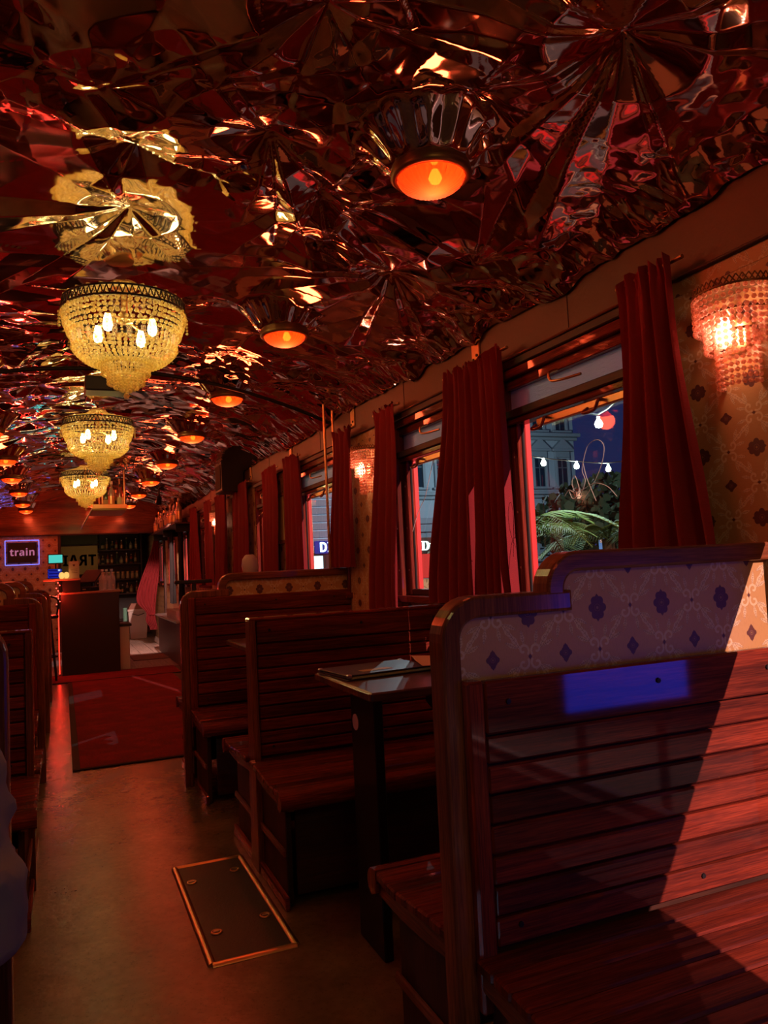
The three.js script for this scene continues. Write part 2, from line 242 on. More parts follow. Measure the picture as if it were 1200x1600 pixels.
// ------------------------------------------------------------------ crumpled metallised foil under the roof
{
  // pins where the foil is stapled up; folds run out from them
  const pins = [];
  for (let k = 0; k < 30; k++) for (let j = 0; j < 5; j++) pins.push({ x: XL + 0.25 + j * 0.53 + rr(-0.2, 0.2), z: 2.6 - k * 0.54 + rr(-0.2, 0.2), n: 6 + Math.floor(rr(0, 8)), ph: rr(0, 6.28), a: rr(0.55, 1.3), tw: rr(-0.4, 0.4), R: rr(0.22, 0.45) });
  for (let i = pins.length - 1; i >= 0; i--) if (pins[i].z > -2.9 && pins[i].z < 0.3 && pins[i].x > -0.3 && rnd() < 0.85) pins.splice(i, 1);
  for (const [x, z, n, a, R] of [[1.09, -1.19, 19, 1.7, 0.5], [1.3, -2.2, 13, 1.2, 0.42], [0.53, -1.91, 11, 1.5, 0.5], [0.12, -1.85, 9, 1.2, 0.45], [0.21, -2.1, 9, 1.2, 0.36], [1.12, -2.48, 15, 1.4, 0.42], [0.81, -2.4, 11, 1.3, 0.4], [0.83, -3.9, 13, 1.2, 0.4], [0.93, -1.5, 12, 1.0, 0.4], [0.53, -1.43, 8, 1.5, 0.5], [0.3, -1.74, 8, 1.0, 0.3], [0.22, -2.52, 10, 1.3, 0.5]]) pins.push({ x, z, n, ph: rr(0, 6.28), a, tw: rr(-0.3, 0.3), R });
  const cell = 0.75, bins = new Map(); pins.forEach((p) => { const key = Math.floor(p.x / cell) + ',' + Math.floor(p.z / cell); if (!bins.has(key)) bins.set(key, []); bins.get(key).push(p); });
  const near = (x, z) => { const out = []; const i = Math.floor(x / cell), j = Math.floor(z / cell); for (let a = -1; a <= 1; a++) for (let b = -1; b <= 1; b++) { const l = bins.get((i + a) + ',' + (j + b)); if (l) out.push(...l); } return out; };
  const fac = (x, y, k) => {   // flat facets on a triangle lattice: straight creases, as crumpled foil has
    const t = (x + y) * 0.36603, X = x + t, Y = y + t, i = Math.floor(X), j = Math.floor(Y), fx = X - i, fy = Y - j, h = (a, b) => hash2(i + a + k * 131, j + b - k * 57);
    return fx > fy ? (1 - fx) * h(0, 0) + (fx - fy) * h(1, 0) + fy * h(1, 1) : (1 - fy) * h(0, 0) + (fy - fx) * h(0, 1) + fx * h(1, 1);
  };
  const tri = (t) => Math.abs(2 * (t - Math.floor(t)) - 1);
  const sag = (x, z) => {
    let d = 0, lift = 0;
    for (const p of near(x, z)) {
      const dx = x - p.x, dz = z - p.z, r = Math.hypot(dx, dz); if (r > 0.75) continue;
      const th = Math.atan2(dz, dx) + p.ph, k = p.n * (th / 6.28318 + 1) + 0.5 * p.tw * r, seg = Math.floor(k) % p.n, hh = hash2(seg + 7, Math.floor(p.ph * 1000)), R = p.R * (0.45 + 1.1 * hash2(seg + 31, Math.floor(p.ph * 777)));
      const w = Math.max(0, 1 - r / (R * 1.9)), f = k - Math.floor(k), c = 0.25 + 0.5 * hash2(seg, 5), ridge = f < c ? f / c : (1 - f) / (1 - c);
      d += p.a * 0.42 * r * w * w * ridge * Math.max(0, hh - 0.38) * 1.7 / Math.sqrt(p.n); lift = Math.max(lift, Math.max(0, 1 - r / 0.16) * 0.022 * p.a);
    }
    const patch = smooth(0.5, 0.7, vn(x * 1.5 + 11, z * 1.2 + 5)) * (0.35 + 0.65 * smooth(-1.8, -3.2, z)), edge = smooth(0.95, 1.24, Math.abs(x - XC)), far = smooth(-2.2, -5, z);
    const wx = x + 0.22 * (fac(x * 2.1, z * 2.1, 1) - 0.5), wz = z + 0.22 * (fac(x * 2.1, z * 2.1, 2) - 0.5);
    d += 0.04 * fac(wx * 1.5, wz * 1.25, 3) + (0.004 + 0.03 * Math.max(patch, 0.6 * edge, 0.5 * far)) * fac(wx * 5.2, wz * 4.6, 4) + (0.0008 + 0.012 * Math.max(patch, edge, 0.4 * far)) * fac(wx * 13, wz * 12, 5) + 0.006 * edge * fac(wx * 31, wz * 29, 6);
    return d - lift;
  };
  const zs = []; for (let z = 2.9; z > ZE + 0.02;) { zs.push(z); z -= z > 0.2 ? 0.03 : 0.0062 + 0.0018 * Math.max(0, -z - 1.8); } zs.push(ZE + 0.03);
  const NX = 420, pos = new Float32Array((NX + 1) * zs.length * 3), idx = []; let q = 0;
  const foilBase = (x, z, d) => { let h = ceilY(x) + 0.04 - d; for (const [lx, lz] of LAMPS) { const r = Math.hypot(x - lx, z - lz); if (r < 0.2) { const k = smooth(0.2, 0.1, r); const g = ceilY(lx) - 0.062 + Math.max(0, r - 0.1) * (0.15 + 0.75 * tri(Math.atan2(z - lz, x - lx) * 2.07 + lz)); h += (Math.min(h, g) - h) * k; } } return h; };
  for (let j = 0; j < zs.length; j++) for (let i = 0; i <= NX; i++) {
    const u = i / NX, x = XL + 0.012 + (XR - XL - 0.024) * u, z = zs[j], e = Math.min(u, 1 - u) * (XR - XL);
    const rag = smooth(0.12, 0.0, e) * (0.05 * vn(z * 7, u > 0.5 ? 1 : 40) + 0.02 * vn(z * 31, u > 0.5 ? 5 : 60));
    pos[q++] = x; pos[q++] = foilBase(x, z, sag(x, z)) - rag * 0.4 + (e < 0.1 ? -0.02 * (1 - e / 0.1) : 0); pos[q++] = z;
    if (j && i) { const a = j * (NX + 1) + i, b = a - 1, c = a - NX - 1, d = c - 1; idx.push(a, c, b, c, d, b); }
  }
  const g = new THREE.BufferGeometry(); g.setAttribute('position', new THREE.BufferAttribute(pos, 3)); g.setIndex(idx); g.computeVertexNormals();
  const foil = new THREE.Mesh(g, std({ color: col(0.74, 0.62, 0.59), metalness: 1, roughness: 0.06, side: THREE.DoubleSide, name: 'metallised_foil' }));
  foil.name = 'ceiling_foil'; foil.userData = { label: 'crumpled mirror foil sheet stapled under the roof', category: 'foil', kind: 'structure' }; scene.add(foil);
}

// ------------------------------------------------------------------ booth benches
function profileY(s) { return 0.4 + 0.012 * Math.cos(s * 7.2) - 0.012 + 0.014 * smooth(0.28, 0.42, s); }   // seat surface height, s = distance from the back
function extrudeX(pts, x0, x1, bevel = 0.003, grain = 1) {   // outline given as (z, y), swept along x
  const s = new THREE.Shape(pts.map(([z, y]) => new THREE.Vector2(-z, y)));
  const g = new THREE.ExtrudeGeometry(s, { depth: Math.abs(x1 - x0) - 2 * bevel, bevelEnabled: bevel > 0, bevelThickness: bevel, bevelSize: bevel, bevelSegments: 1, steps: 1, curveSegments: 6 });
  g.rotateY(Math.PI / 2).translate(Math.min(x0, x1) + bevel, 0, 0); return boxUV(g, grain, rnd(), rnd());
}
const slatVariants = new Map();
function slatGeo(len, h, d, k) { const key = [len, h, d, k].map((v) => v.toFixed(3)).join(); if (!slatVariants.has(key)) slatVariants.set(key, cbox(len, h, d, 0.004, 0, k * 0.37, k * 0.071)); return slatVariants.get(key); }
const benchMats = [0, 1, 2].map((k) => { const m = M.bench.clone(); m.color = col(1 - 0.14 * k, 1 - 0.17 * k, 1 - 0.18 * k); m.name = 'bench_wood'; return m; });
function bench({ name, label, x0, xw, z, back, railH, slats, fo, depth = 0.44, partition, sides = [1, -1], woodTo }) {
  const G = thing(name, label, 'bench', [0, 0, z]), dir = Math.sign(xw - x0), inn = x0 + dir * (partition ? 0.036 : 0.0), xs = inn + dir * (partition ? 0.036 : 0.026), len = Math.abs(xw - xs) - 0.004, cx = (xs + xw) / 2;
  const seatY = 0.4;
  for (const s of sides) {
    const f = s * fo;
    part('back_board', span(inn + dir * 0.01, xw - dir * 0.004, 0.3, back - 0.02, f - s * 0.03, f - s * 0.014, 0.001), M.dark, G);
    part('top_rail', at(slatGeo(len, railH - 0.004, 0.022, 5), cx, back - railH / 2, f - s * 0.006), M.bench, G);
    const pitch = (back - railH - seatY - 0.005) / slats;
    for (let k = 0; k < slats; k++) part('slat', at(slatGeo(len, pitch - 0.0045, 0.02, (k * 3 + (s > 0 ? 0 : 1) + Math.round(Math.abs(z) * 7)) % 5), cx, back - railH - pitch * (k + 0.5), f - s * 0.008 + s * 0.004 * k / slats), benchMats[(k * 2 + Math.round(Math.abs(z) * 3)) % 3], G);
    if (partition) part('end_stile', span(inn, inn + dir * 0.036, 0.3, back, f - s * 0.03, f + s * 0.008, 0.005, 1), M.bench, G);
    // seat boards
    const nb = 7, bw = (depth - 0.05) / nb;
    for (let k = 0; k < nb; k++) { const sm = (k + 0.5) * bw, sl = (profileY(sm + 0.01) - profileY(sm - 0.01)) / 0.02; const g = slatGeo(len + 0.046, 0.022, bw - 0.0025, k % 5).clone().rotateX(-s * Math.atan(sl) * 1).translate(cx - dir * 0.023, profileY(sm) - 0.011, f + s * sm); part('seat_board', g, benchMats[k % 3], G); }
    const sf = depth - 0.05, yf = profileY(sf);
    const nose = []; for (let k = 0; k <= 8; k++) { const a = Math.PI / 2 - k / 8 * Math.PI * 0.95; nose.push([f + s * (sf + 0.018 + 0.03 * Math.cos(a)), yf - 0.03 + 0.03 * Math.sin(a)]); }
    part('seat_nose', extrudeX([[f + s * sf, yf], ...nose, [f + s * sf, yf - 0.05]], xs - dir * 0.046, xw - dir * 0.004, 0.001, 0), M.bench, G);
    // shaped bearer at the aisle end
    const prof = [], under = []; for (let k = 0; k <= 12; k++) { const t = -0.005 + (depth - 0.01) * k / 12; prof.push([f + s * t, profileY(Math.max(0, t)) - 0.021 - 0.02 * smooth(0.37, 0.43, t)]); under.push([f + s * t, 0.345 - 0.02 * Math.sin(t * 6)]); }
    part('seat_bearer', extrudeX([...prof, ...under.reverse()], inn + dir * 0.002, inn + dir * 0.028, 0.004, 2), M.trim, G);
    // base under the seat
    part('base_panel', span(xs + dir * 0.03, xw - dir * 0.01, 0.03, 0.34, f + s * (depth - 0.13), f + s * (depth - 0.115), 0.002), M.dark, G);
    part('base_end', span(inn + dir * 0.02, inn + dir * 0.04, 0.0, 0.345, f, f + s * (depth - 0.11), 0.003, 1), M.dark, G);
    part('base_rail', span(inn + dir * 0.008, inn + dir * 0.02, 0.16, 0.185, f, f + s * (depth - 0.1), 0.004, 2), M.trim, G);
    part('plinth', span(inn + dir * 0.004, inn + dir * 0.02, 0.0, 0.045, f, f + s * (depth - 0.08), 0.004, 2), M.bench, G);
    for (const [dx, y] of [[0.05, back - railH * 0.42], [len * 0.5, back - railH * 0.4], [len - 0.1, back - railH * 0.42], [0.05, 0.44], [len * 0.6, 0.44]]) part('screw', new THREE.CylinderGeometry(0.005, 0.006, 0.004, 8).rotateX(Math.PI / 2).translate(xs + dir * dx, y, f + s * 0.006), M.iron, G);
  }
  if (!partition) {
    const t = fo + 0.003, b = fo + 0.014;
    part('end_stile', extrudeX([[-t, back], [t, back], [t + 0.004, 0.62], [b + 0.01, 0.38], [b + 0.012, 0], [-b - 0.012, 0], [-b - 0.01, 0.38], [-t - 0.004, 0.62]], x0, x0 + dir * 0.024, 0.004, 1), M.trim, G);
    part('cap_rail', span(x0, xw, back - 0.002, back + 0.012, -t - 0.004, t + 0.004, 0.005), M.bench, G);
  } else {
    const { low, high, step } = partition, h = 0.028, r1 = 0.075, r2 = 0.07, dz = 0.056;
    const arc = (cx_, cy_, r, a0, a1, n = 8) => Array.from({ length: n + 1 }, (_, i) => { const a = a0 + (a1 - a0) * i / n; return [cx_ + r * Math.cos(a), cy_ + r * Math.sin(a)]; });
    const mk = (pts, d, bev) => { const s = new THREE.Shape(pts.map(([x, y]) => new THREE.Vector2(x0 + dir * x, y))); const g = new THREE.ExtrudeGeometry(s, { depth: d - 2 * bev, bevelEnabled: bev > 0, bevelThickness: bev, bevelSize: bev, bevelSegments: 2, curveSegments: 8 }); return g.translate(0, 0, -d / 2 + bev); };
    const band = (xa, ya, xb, yb, r) => [...[[xa, ya]], ...arc(xa + r, yb - r, r, Math.PI, Math.PI / 2), [xb, yb], [xb, yb - h], ...arc(xa + r, yb - r, r - h, Math.PI / 2, Math.PI), [xa + h, ya]];
    part('arched_post', boxUV(mk(band(0.006, 0, step + 0.05, low, r1), dz, 0.006), 1, rnd(), rnd()), M.trim, G, 'bent wood end post and lower rail');
    part('arched_rail', boxUV(mk(band(step + 0.006, low + 0.002, Math.abs(xw - x0) - 0.004, high, r2), dz, 0.006), 0, rnd(), rnd()), M.trim, G, 'bent wood upper rail');
    const L = Math.abs(xw - x0) - 0.004, inset = 0.02;
    const pan = [[0.03, 0.3], [0.03, low - r1], ...arc(inset + r1, low - r1 - 0.014, r1 - 0.012, Math.PI, Math.PI / 2).slice(1), [step + 0.02, low - 0.014], [step + 0.02, high - r2], ...arc(step + inset + r2, high - r2 - 0.014, r2 - 0.012, Math.PI, Math.PI / 2).slice(1), [L, high - 0.014], [L, 0.3]];
    part('wallpaper_panel', mk(pan, 0.022, 0), M.paper, G, 'damask wallpaper panel');
    if (woodTo) for (const s of sides) part('upper_board', at(slatGeo(len, woodTo - back, 0.014, 2), cx, (woodTo + back) / 2, s * (fo - 0.012)), M.bench, G);
  }
  return G;
}
const P = { low: 1.024, high: 1.1, step: 0.235 };
bench({ name: 'booth_bench', label: 'large slatted booth bench with wallpapered partition nearest the camera, blue light on it', x0: 0.628, xw: XR, z: -1.28, back: 0.878, railH: 0.1, slats: 7, fo: 0.04, partition: P });
bench({ name: 'double_bench', label: 'low back-to-back slatted bench behind the table with menus', x0: 0.637, xw: XR, z: -2.885, back: 0.905, railH: 0.085, slats: 9, fo: 0.03, depth: 0.455 });
bench({ name: 'booth_bench', label: 'slatted booth bench with partition beside the red carpet, right of the aisle', x0: 0.565, xw: XR, z: -4.15, back: 0.965, railH: 0.09, slats: 8, fo: 0.045, partition: { low: 0.995, high: 1.078, step: 0.2 } });
bench({ name: 'booth_bench', label: 'booth bench with rounded post left of the aisle beside the seated person', x0: -0.1, xw: XL, z: -1.68, back: 0.9, railH: 0.09, slats: 8, fo: 0.045, partition: P });
bench({ name: 'double_bench', label: 'low square-cornered slatted bench left of the aisle with worn seat edge', x0: -0.105, xw: XL, z: -3.14, back: 0.905, railH: 0.085, slats: 9, fo: 0.03, depth: 0.455 });
const leftBooth = bench({ name: 'booth_bench', label: 'left aisle booth bench just behind the low square-cornered bench', x0: -0.1, xw: XL, z: -4.68, back: 0.97, railH: 0.09, slats: 8, fo: 0.045, partition: { low: 0.995, high: 1.085, step: 0.14 } });
copy(leftBooth, 'left aisle booth bench, middle one of three ahead of the train sign', [0, 0, -6.15]);
copy(leftBooth, 'left aisle booth bench furthest back, closest to the counter', [0, 0, -7.65]);

// ------------------------------------------------------------------ tables
function table(label, z, y = 0.762) {
  const G = thing('booth_table', label, 'table', [0, 0, z]);
  part('table_top', span(0.738, XR - 0.006, y - 0.024, y, -0.24, 0.24, 0.004), phys({ map: darkTex, roughness: 0.38, clearcoat: 0.4, clearcoatRoughness: 0.2, name: 'table_wood' }), G);
  part('edge_band', span(0.732, 0.738, y - 0.022, y - 0.002, -0.236, 0.236, 0.002), M.trim, G);
  part('leg_board', span(0.80, 0.828, 0, y - 0.024, -0.1, 0.09, 0.003, 1), M.black, G);
  part('wall_bracket', extrudeX([[-0.03, y - 0.024], [-0.03, y - 0.09], [0.02, y - 0.11], [0.05, y - 0.09], [0.05, y - 0.024]], 1.02, XR - 0.01, 0.002), M.black, G);
  return G;
}
const t1 = table('dark booth table holding a menu folder and papers', -2.13);
part('round_sticker', new THREE.CylinderGeometry(0.024, 0.024, 0.002, 20).rotateZ(Math.PI / 2).translate(0.799, 0.63, -0.06), M.white, t1, 'round white number sticker');
table('dark booth table half hidden behind the low bench', -3.56);
const t3 = table('dark booth table behind the partition under the egg-shaped lamp', -5.1); t3.position.y = 0.0095;
{
  const mf = thing('menu_folder', 'dark closed menu folder with metal corners on the table', 'menu', [0.895, 0.762, -2.245], 0.12);
  part('cover', at(cbox(0.3, 0.005, 0.21, 0.002), 0, 0.014, 0), M.black, mf); part('pages', at(cbox(0.285, 0.008, 0.2, 0.001), 0.002, 0.0075, 0), M.cream, mf); part('cover', at(cbox(0.3, 0.003, 0.21, 0.001), 0, 0.0017, 0), M.black, mf);
  part('label_strip', at(cbox(0.1, 0.001, 0.035, 0.0004), -0.03, 0.017, 0.05), M.cream, mf);
  for (const [a, b] of [[-1, -1], [-1, 1], [1, -1], [1, 1]]) part('corner', at(cbox(0.016, 0.012, 0.016, 0.003), a * 0.144, 0.012, b * 0.098), M.steel, mf);
  const paperGeo = (w, d, k) => { const g = new THREE.BoxGeometry(w, 0.0012, d, 10, 1, 8), p = g.attributes.position; for (let i = 0; i < p.count; i++) p.setY(i, p.getY(i) + 0.006 + 0.012 * vn(p.getX(i) * 14 + k, p.getZ(i) * 11 + k)); g.computeVertexNormals(); return g; };
  const pm = std({ color: 0xcfa98a, roughness: 0.85, side: THREE.DoubleSide });
  solo('paper_sheet', paperGeo(0.28, 0.2, 3), pm, 'wavy upper sheet of paper right of the menu folder', 'paper', [1.17, 0.772, -2.21], -0.25);
  solo('paper_sheet', paperGeo(0.3, 0.21, 9), pm, 'lower crumpled paper sheet under the wavy one', 'paper', [1.2, 0.763, -2.16], 0.12);
  const lampG = thing('egg_lamp', 'milk glass egg-shaped table lamp above the far partition', 'lamp', [1.16, 0.772, -5.1]);
  part('foot', lathe([[0, 0], [0.06, 0], [0.06, 0.012], [0.02, 0.03], [0.016, 0.27], [0.03, 0.285]], 20), M.brass, lampG);
  part('shade', lathe([[0.028, 0.285], [0.048, 0.31], [0.056, 0.35], [0.05, 0.395], [0.032, 0.42], [0.022, 0.425]], 24), phys({ color: 0xd8d0c4, roughness: 0.3, transmission: 0.3, thickness: 0, side: THREE.DoubleSide }), lampG);
}

// ------------------------------------------------------------------ floor hatch, carpets
{
  const G = thing('floor_hatch', 'rectangular floor hatch with brass edging in the aisle', 'hatch', [0.488, 0, -2.643]);
  const w = 0.243, d = 0.774;
  part('hatch_panel', at(cbox(w - 0.01, 0.006, d - 0.01, 0.001), 0, 0.001, 0), std({ color: 0x33251a, roughness: 0.5, bumpMap: rep(fineNoise, 6, 6), bumpScale: 0.0006 }), G);
  const bar = (l, rot) => { const s = new THREE.Shape(); s.moveTo(-0.013, 0); s.lineTo(0.013, 0); s.quadraticCurveTo(0.01, 0.007, 0, 0.008); s.quadraticCurveTo(-0.01, 0.007, -0.013, 0); const g = new THREE.ExtrudeGeometry(s, { depth: l, bevelEnabled: false, curveSegments: 5 }).translate(0, 0, -l / 2); return rot ? g.rotateY(Math.PI / 2) : g; };
  part('edging', bar(d).translate(-w / 2, 0.001, 0), M.brass, G); part('edging', bar(d).translate(w / 2, 0.001, 0), M.brass, G);
  part('edging', bar(w, 1).translate(0, 0.001, -d / 2), M.brass, G); part('edging', bar(w, 1).translate(0, 0.001, d / 2), M.brass, G);
  for (const [x, z] of [[-0.085, -0.22], [0.075, -0.26], [-0.075, 0.2], [0.085, 0.16]]) { const l = part('latch', lathe([[0, 0.004], [0.011, 0.004], [0.012, 0.0065], [0.017, 0.0065], [0.018, 0.003]], 20).translate(x, 0.002, z), M.brass, G); part('slot', at(cbox(0.02, 0.003, 0.005, 0.001), x, 0.008, z), M.steel, l); }
}
{
  const carpetTex = dataTex(256, 256, (u, v) => { const n = 0.6 * vn(u * 90, v * 90, 90, 90) + 0.4 * vn(u * 7, v * 7, 7, 7), k = 0.7 + 0.5 * n; return [0.52 * k, 0.05 * k, 0.045 * k]; }, true);
  const cm = std({ map: rep(carpetTex, 2, 2), roughness: 0.98, bumpMap: rep(fineNoise, 10, 10), bumpScale: 0.003, name: 'red_carpet' });
  const c1 = thing('carpet_runner', 'long red carpet runner in the aisle', 'carpet', [0, 0, 0]);
  part('pile', span(0.075, 1.1, 0.001, 0.009, -4.83, -8.78, 0.003), cm, c1);
  part('binding', span(0.035, 0.076, 0.001, 0.0075, -4.82, -8.78, 0.002), std({ color: 0x3a2c16, roughness: 0.9 }), c1);
  part('binding', span(0.035, 1.1, 0.001, 0.0085, -4.8, -4.832, 0.002), std({ color: 0x1c0f0a, roughness: 0.9 }), c1);
  const c2 = thing('carpet_mat', 'red carpet mat crosswise before the counter', 'carpet', [0, 0, 0]);
  part('pile', span(-0.9, 1.2, 0.001, 0.009, -8.83, -9.5, 0.003), cm, c2); part('binding', span(-0.9, 1.2, 0.001, 0.0095, -8.8, -8.832, 0.002), std({ color: 0x1c0f0a, roughness: 0.9 }), c2);
}

// ------------------------------------------------------------------ curtains
function curtainGeo({ xw, sgn, zt, zb, y0 = 1.845, y1 = 0.87, folds = 5, amp = 0.022, off = 0.062, pinch = 0, k = 0, tilt = 0 }) {
  const NS = folds * 10, NT = 30, pos = [], uv = [], idx = [];
  for (let j = 0; j <= NT; j++) for (let i = 0; i <= NS; i++) {
    const s = i / NS, t = j / NT, y = y0 + (y1 - y0) * t, head = smooth(0.06, 0.0, t);
    const e = smooth(0, 1, t) * (1 - pinch) + t * pinch, a = zt[0] + (zb[0] - zt[0]) * e, b = zt[1] + (zb[1] - zt[1]) * e;
    const sw = s + 0.025 * Math.sin(6.28 * (s * 2 + k)) * t + 0.02 * (vn(s * 6 + k * 13, t * 3) - 0.5);
    const f = Math.sin(6.28 * folds * sw + k * 5 + 0.7 * vn(t * 2.2, k * 7 + 3)), am = amp * (0.55 + 0.75 * t) * (0.6 + 0.8 * vn(s * 5 + k * 3, 2.2)) * (1 - 0.3 * head);
    const fine = 0.006 * Math.sin(6.28 * folds * 2.6 * s + k) * smooth(0.3, 0, t);
    pos.push(xw - sgn * (off + tilt * (s - 0.4) * (0.4 + 0.6 * t) + am * f + fine + 0.012 * head * Math.sin(40 * s)), y + 0.012 * head * Math.sin(6.28 * folds * 1.7 * s + k * 3), a + (b - a) * sw); uv.push(s * folds * 0.06, t);
    if (j && i) { const q = j * (NS + 1) + i; idx.push(q, q - 1, q - NS - 1, q - 1, q - NS - 2, q - NS - 1); }
  }
  const g = new THREE.BufferGeometry(); g.setAttribute('position', new THREE.Float32BufferAttribute(pos, 3)); g.setAttribute('uv', new THREE.Float32BufferAttribute(uv, 2)); g.setIndex(idx); g.computeVertexNormals(); return g;
}
const CUR = [
  ['red curtain hanging beside the nearest crystal wall light', [-1.47, -1.66], [-1.36, -1.74], 4], ['red curtain at the far side of the nearest window, partly lit', [-2.3, -2.48], [-2.3, -2.49], 4],
  ['wide red curtain overlapping the second window from the right', [-2.525, -2.73], [-2.53, -2.95], 5], ['red curtain beside the second crystal wall light', [-3.24, -3.5], [-3.3, -3.66], 4],
  ['red curtain behind the two thin brass rods', [-3.84, -4.1], [-3.86, -4.2], 4], ['red curtain beyond the shutter view, left of the rods, lit at its foot', [-4.86, -5.16], [-4.84, -5.12], 4],
  ['red curtain left of the small framed notice', [-5.42, -5.84], [-5.46, -5.86], 4], ['red curtain under the wall loudspeaker', [-6.36, -6.9], [-6.4, -6.95], 4],
  ['red curtain right of the third crystal wall light', [-7.28, -7.75], [-7.38, -7.82], 5], ['red curtain left of the third crystal wall light', [-8.1, -8.45], [-8.1, -8.4], 3], ['brightly lit red curtain nearest the bar shelf', [-9.05, -9.4], [-8.95, -9.5], 4]];
CUR.forEach(([label, zt, zb, folds], k) => {
  const G = thing('curtain', label, 'curtain', [0, 0, 0], 0, 'red window curtains');
  part('cloth', curtainGeo({ xw: XR, sgn: 1, zt, zb, folds, k: k * 0.37, tilt: [0, 0.02, 0, 0, 0, 0.035, 0, 0.03, 0, 0, 0.03][k], y1: [0.86, 0.86, 0.925, 0.86, 1.085][k] ?? 0.95 }), M.velvet, G);
  part('rod', rod([XR - 0.05, 1.835, zt[0] + 0.03], [XR - 0.05, 1.835, zt[1] - 0.03], 0.006), M.brass, G);
});
const CURL = [[-0.05, -0.25], [-0.85, -1.05], [-1.45, -1.62], [-2.3, -2.62], [-3.2, -3.45], [-4.0, -4.2], [-4.8, -5.05], [-5.5, -5.7], [-6.2, -6.7], [-7.2, -7.4]];
CURL.forEach((zt, k) => { const G = thing('curtain', `${ORD[k]} red curtain from the rear on the opposite wall`, 'curtain', [0, 0, 0], 0, 'red curtains of the opposite wall'); part('cloth', curtainGeo({ xw: XL, sgn: -1, zt, zb: [zt[0] + 0.02, zt[1] - 0.05], folds: 4, k: k * 0.53, y1: 1.11 }), M.velvet, G); });

const darkBrass = std({ color: col(0.2, 0.11, 0.05), metalness: 0.9, roughness: 0.4, name: 'dark_brass' });
{ const G = thing('roller_blind', 'half drawn roller blind on the window behind the camera', 'blind', [XR - 0.02, 0, 0.325]); part('cloth', span(0, 0.004, 1.205, 1.74, -1.47, 1.47, 0.001), std({ color: 0x4a2a1c, roughness: 0.9 }), G); part('bottom_bar', span(-0.006, 0.01, 1.19, 1.21, -1.47, 1.47, 0.003), M.dark, G); part('roller', rod([0, 1.755, -1.47], [0, 1.755, 1.47], 0.014), M.dark, G); }
// ------------------------------------------------------------------ red dome lights on the ceiling
{
  const lensPts = []; for (let k = 0; k <= 8; k++) { const a = k / 8 * Math.PI / 2; lensPts.push([0.086 * Math.cos(a) + 0.0001, -0.046 * Math.sin(a)]); }
  const lensG = lathe(lensPts, 96), p = lensG.attributes.position;
  for (let i = 0; i < p.count; i++) { const x = p.getX(i), z = p.getZ(i), r = Math.hypot(x, z), th = Math.atan2(z, x), f = 1 + 0.045 * Math.cos(th * 36) * smooth(0.01, 0.04, r); p.setX(i, x * f); p.setZ(i, z * f); }
  lensG.computeVertexNormals();
  const ring = lathe([[0.085, 0.036], [0.1, 0.032], [0.105, 0.012], [0.105, 0.0], [0.098, -0.007], [0.09, -0.007], [0.086, 0.004]], 40), bulbG = lathe([[0.0001, -0.018], [0.012, -0.014], [0.018, -0.003], [0.014, 0.009], [0.008, 0.02], [0.0001, 0.022]], 16);
  const lensM = phys({ color: col(0.9, 0.06, 0.006), transmission: 1, roughness: 0.88, thickness: 0, ior: 1.45, side: THREE.DoubleSide, name: 'red_lens' }), bulbM = lamp(col(1, 0.62, 0.3), 46, 'lamp_bulb'), backM = std({ color: 0x3a2c22, roughness: 0.4 });
  const L = [[0.9, -1.715, 'red dome ceiling light closest to the camera'], [0.9, -3.14, 'second red dome ceiling light along the right row'], [0.9, -4.39, 'third red dome ceiling light along the right row'], [0.9, -5.71, 'fourth red dome ceiling light along the right row'], [0.9, -7.18, 'fifth red dome ceiling light along the right row'], [0.9, -8.57, 'sixth red dome ceiling light along the right row'], [0.9, -9.98, 'seventh red dome ceiling light along the right row'], [0.9, -11.5, 'eighth red dome ceiling light, next to the end beam'],
    [-0.42, -7.05, 'red dome ceiling light at the left edge above the benches'], [-0.44, -8.3, 'second red dome ceiling light of the left row'], [-0.44, -9.65, 'third red dome ceiling light of the left row'], [-0.46, -11.05, 'fourth red dome ceiling light of the left row'], [-0.46, -12.1, 'last red dome ceiling light of the left row above the train sign'],
    [-0.44, -5.7, 'sixth red dome ceiling light of the left row counted from the end wall'], [-0.44, -4.3, 'seventh red dome ceiling light of the left row counted from the end wall'], [-0.44, -2.9, 'eighth red dome ceiling light of the left row counted from the end wall'], [-0.44, -1.5, 'red dome ceiling light of the left row above the seated person'], [0.9, 1.3, 'red dome light at the rear of the carriage'], [0.43, -12.05, 'small bright red dome light at the middle of the end beam']];
  for (const [x, z, label] of L) {
    const G = thing('dome_light', label, 'ceiling light', [x, ceilY(x) - 0.085, z], 0, 'red dome ceiling lights');
    part('housing', ring, darkBrass, G); part('reflector', lathe([[0.0001, 0.034], [0.084, 0.03]], 20), backM, G); part('lens', lensG, lensM, G, 'ribbed red glass lens'); part('bulb', bulbG.clone().translate(0.006, -0.006, 0.012), bulbM, G);
    const l = new THREE.PointLight(col(1, 0.1, 0.03), 0.29, 0, 2); l.position.set(0, -0.075, 0); l.shadow.radius = 3; l.castShadow = true; G.add(l);
  }
}

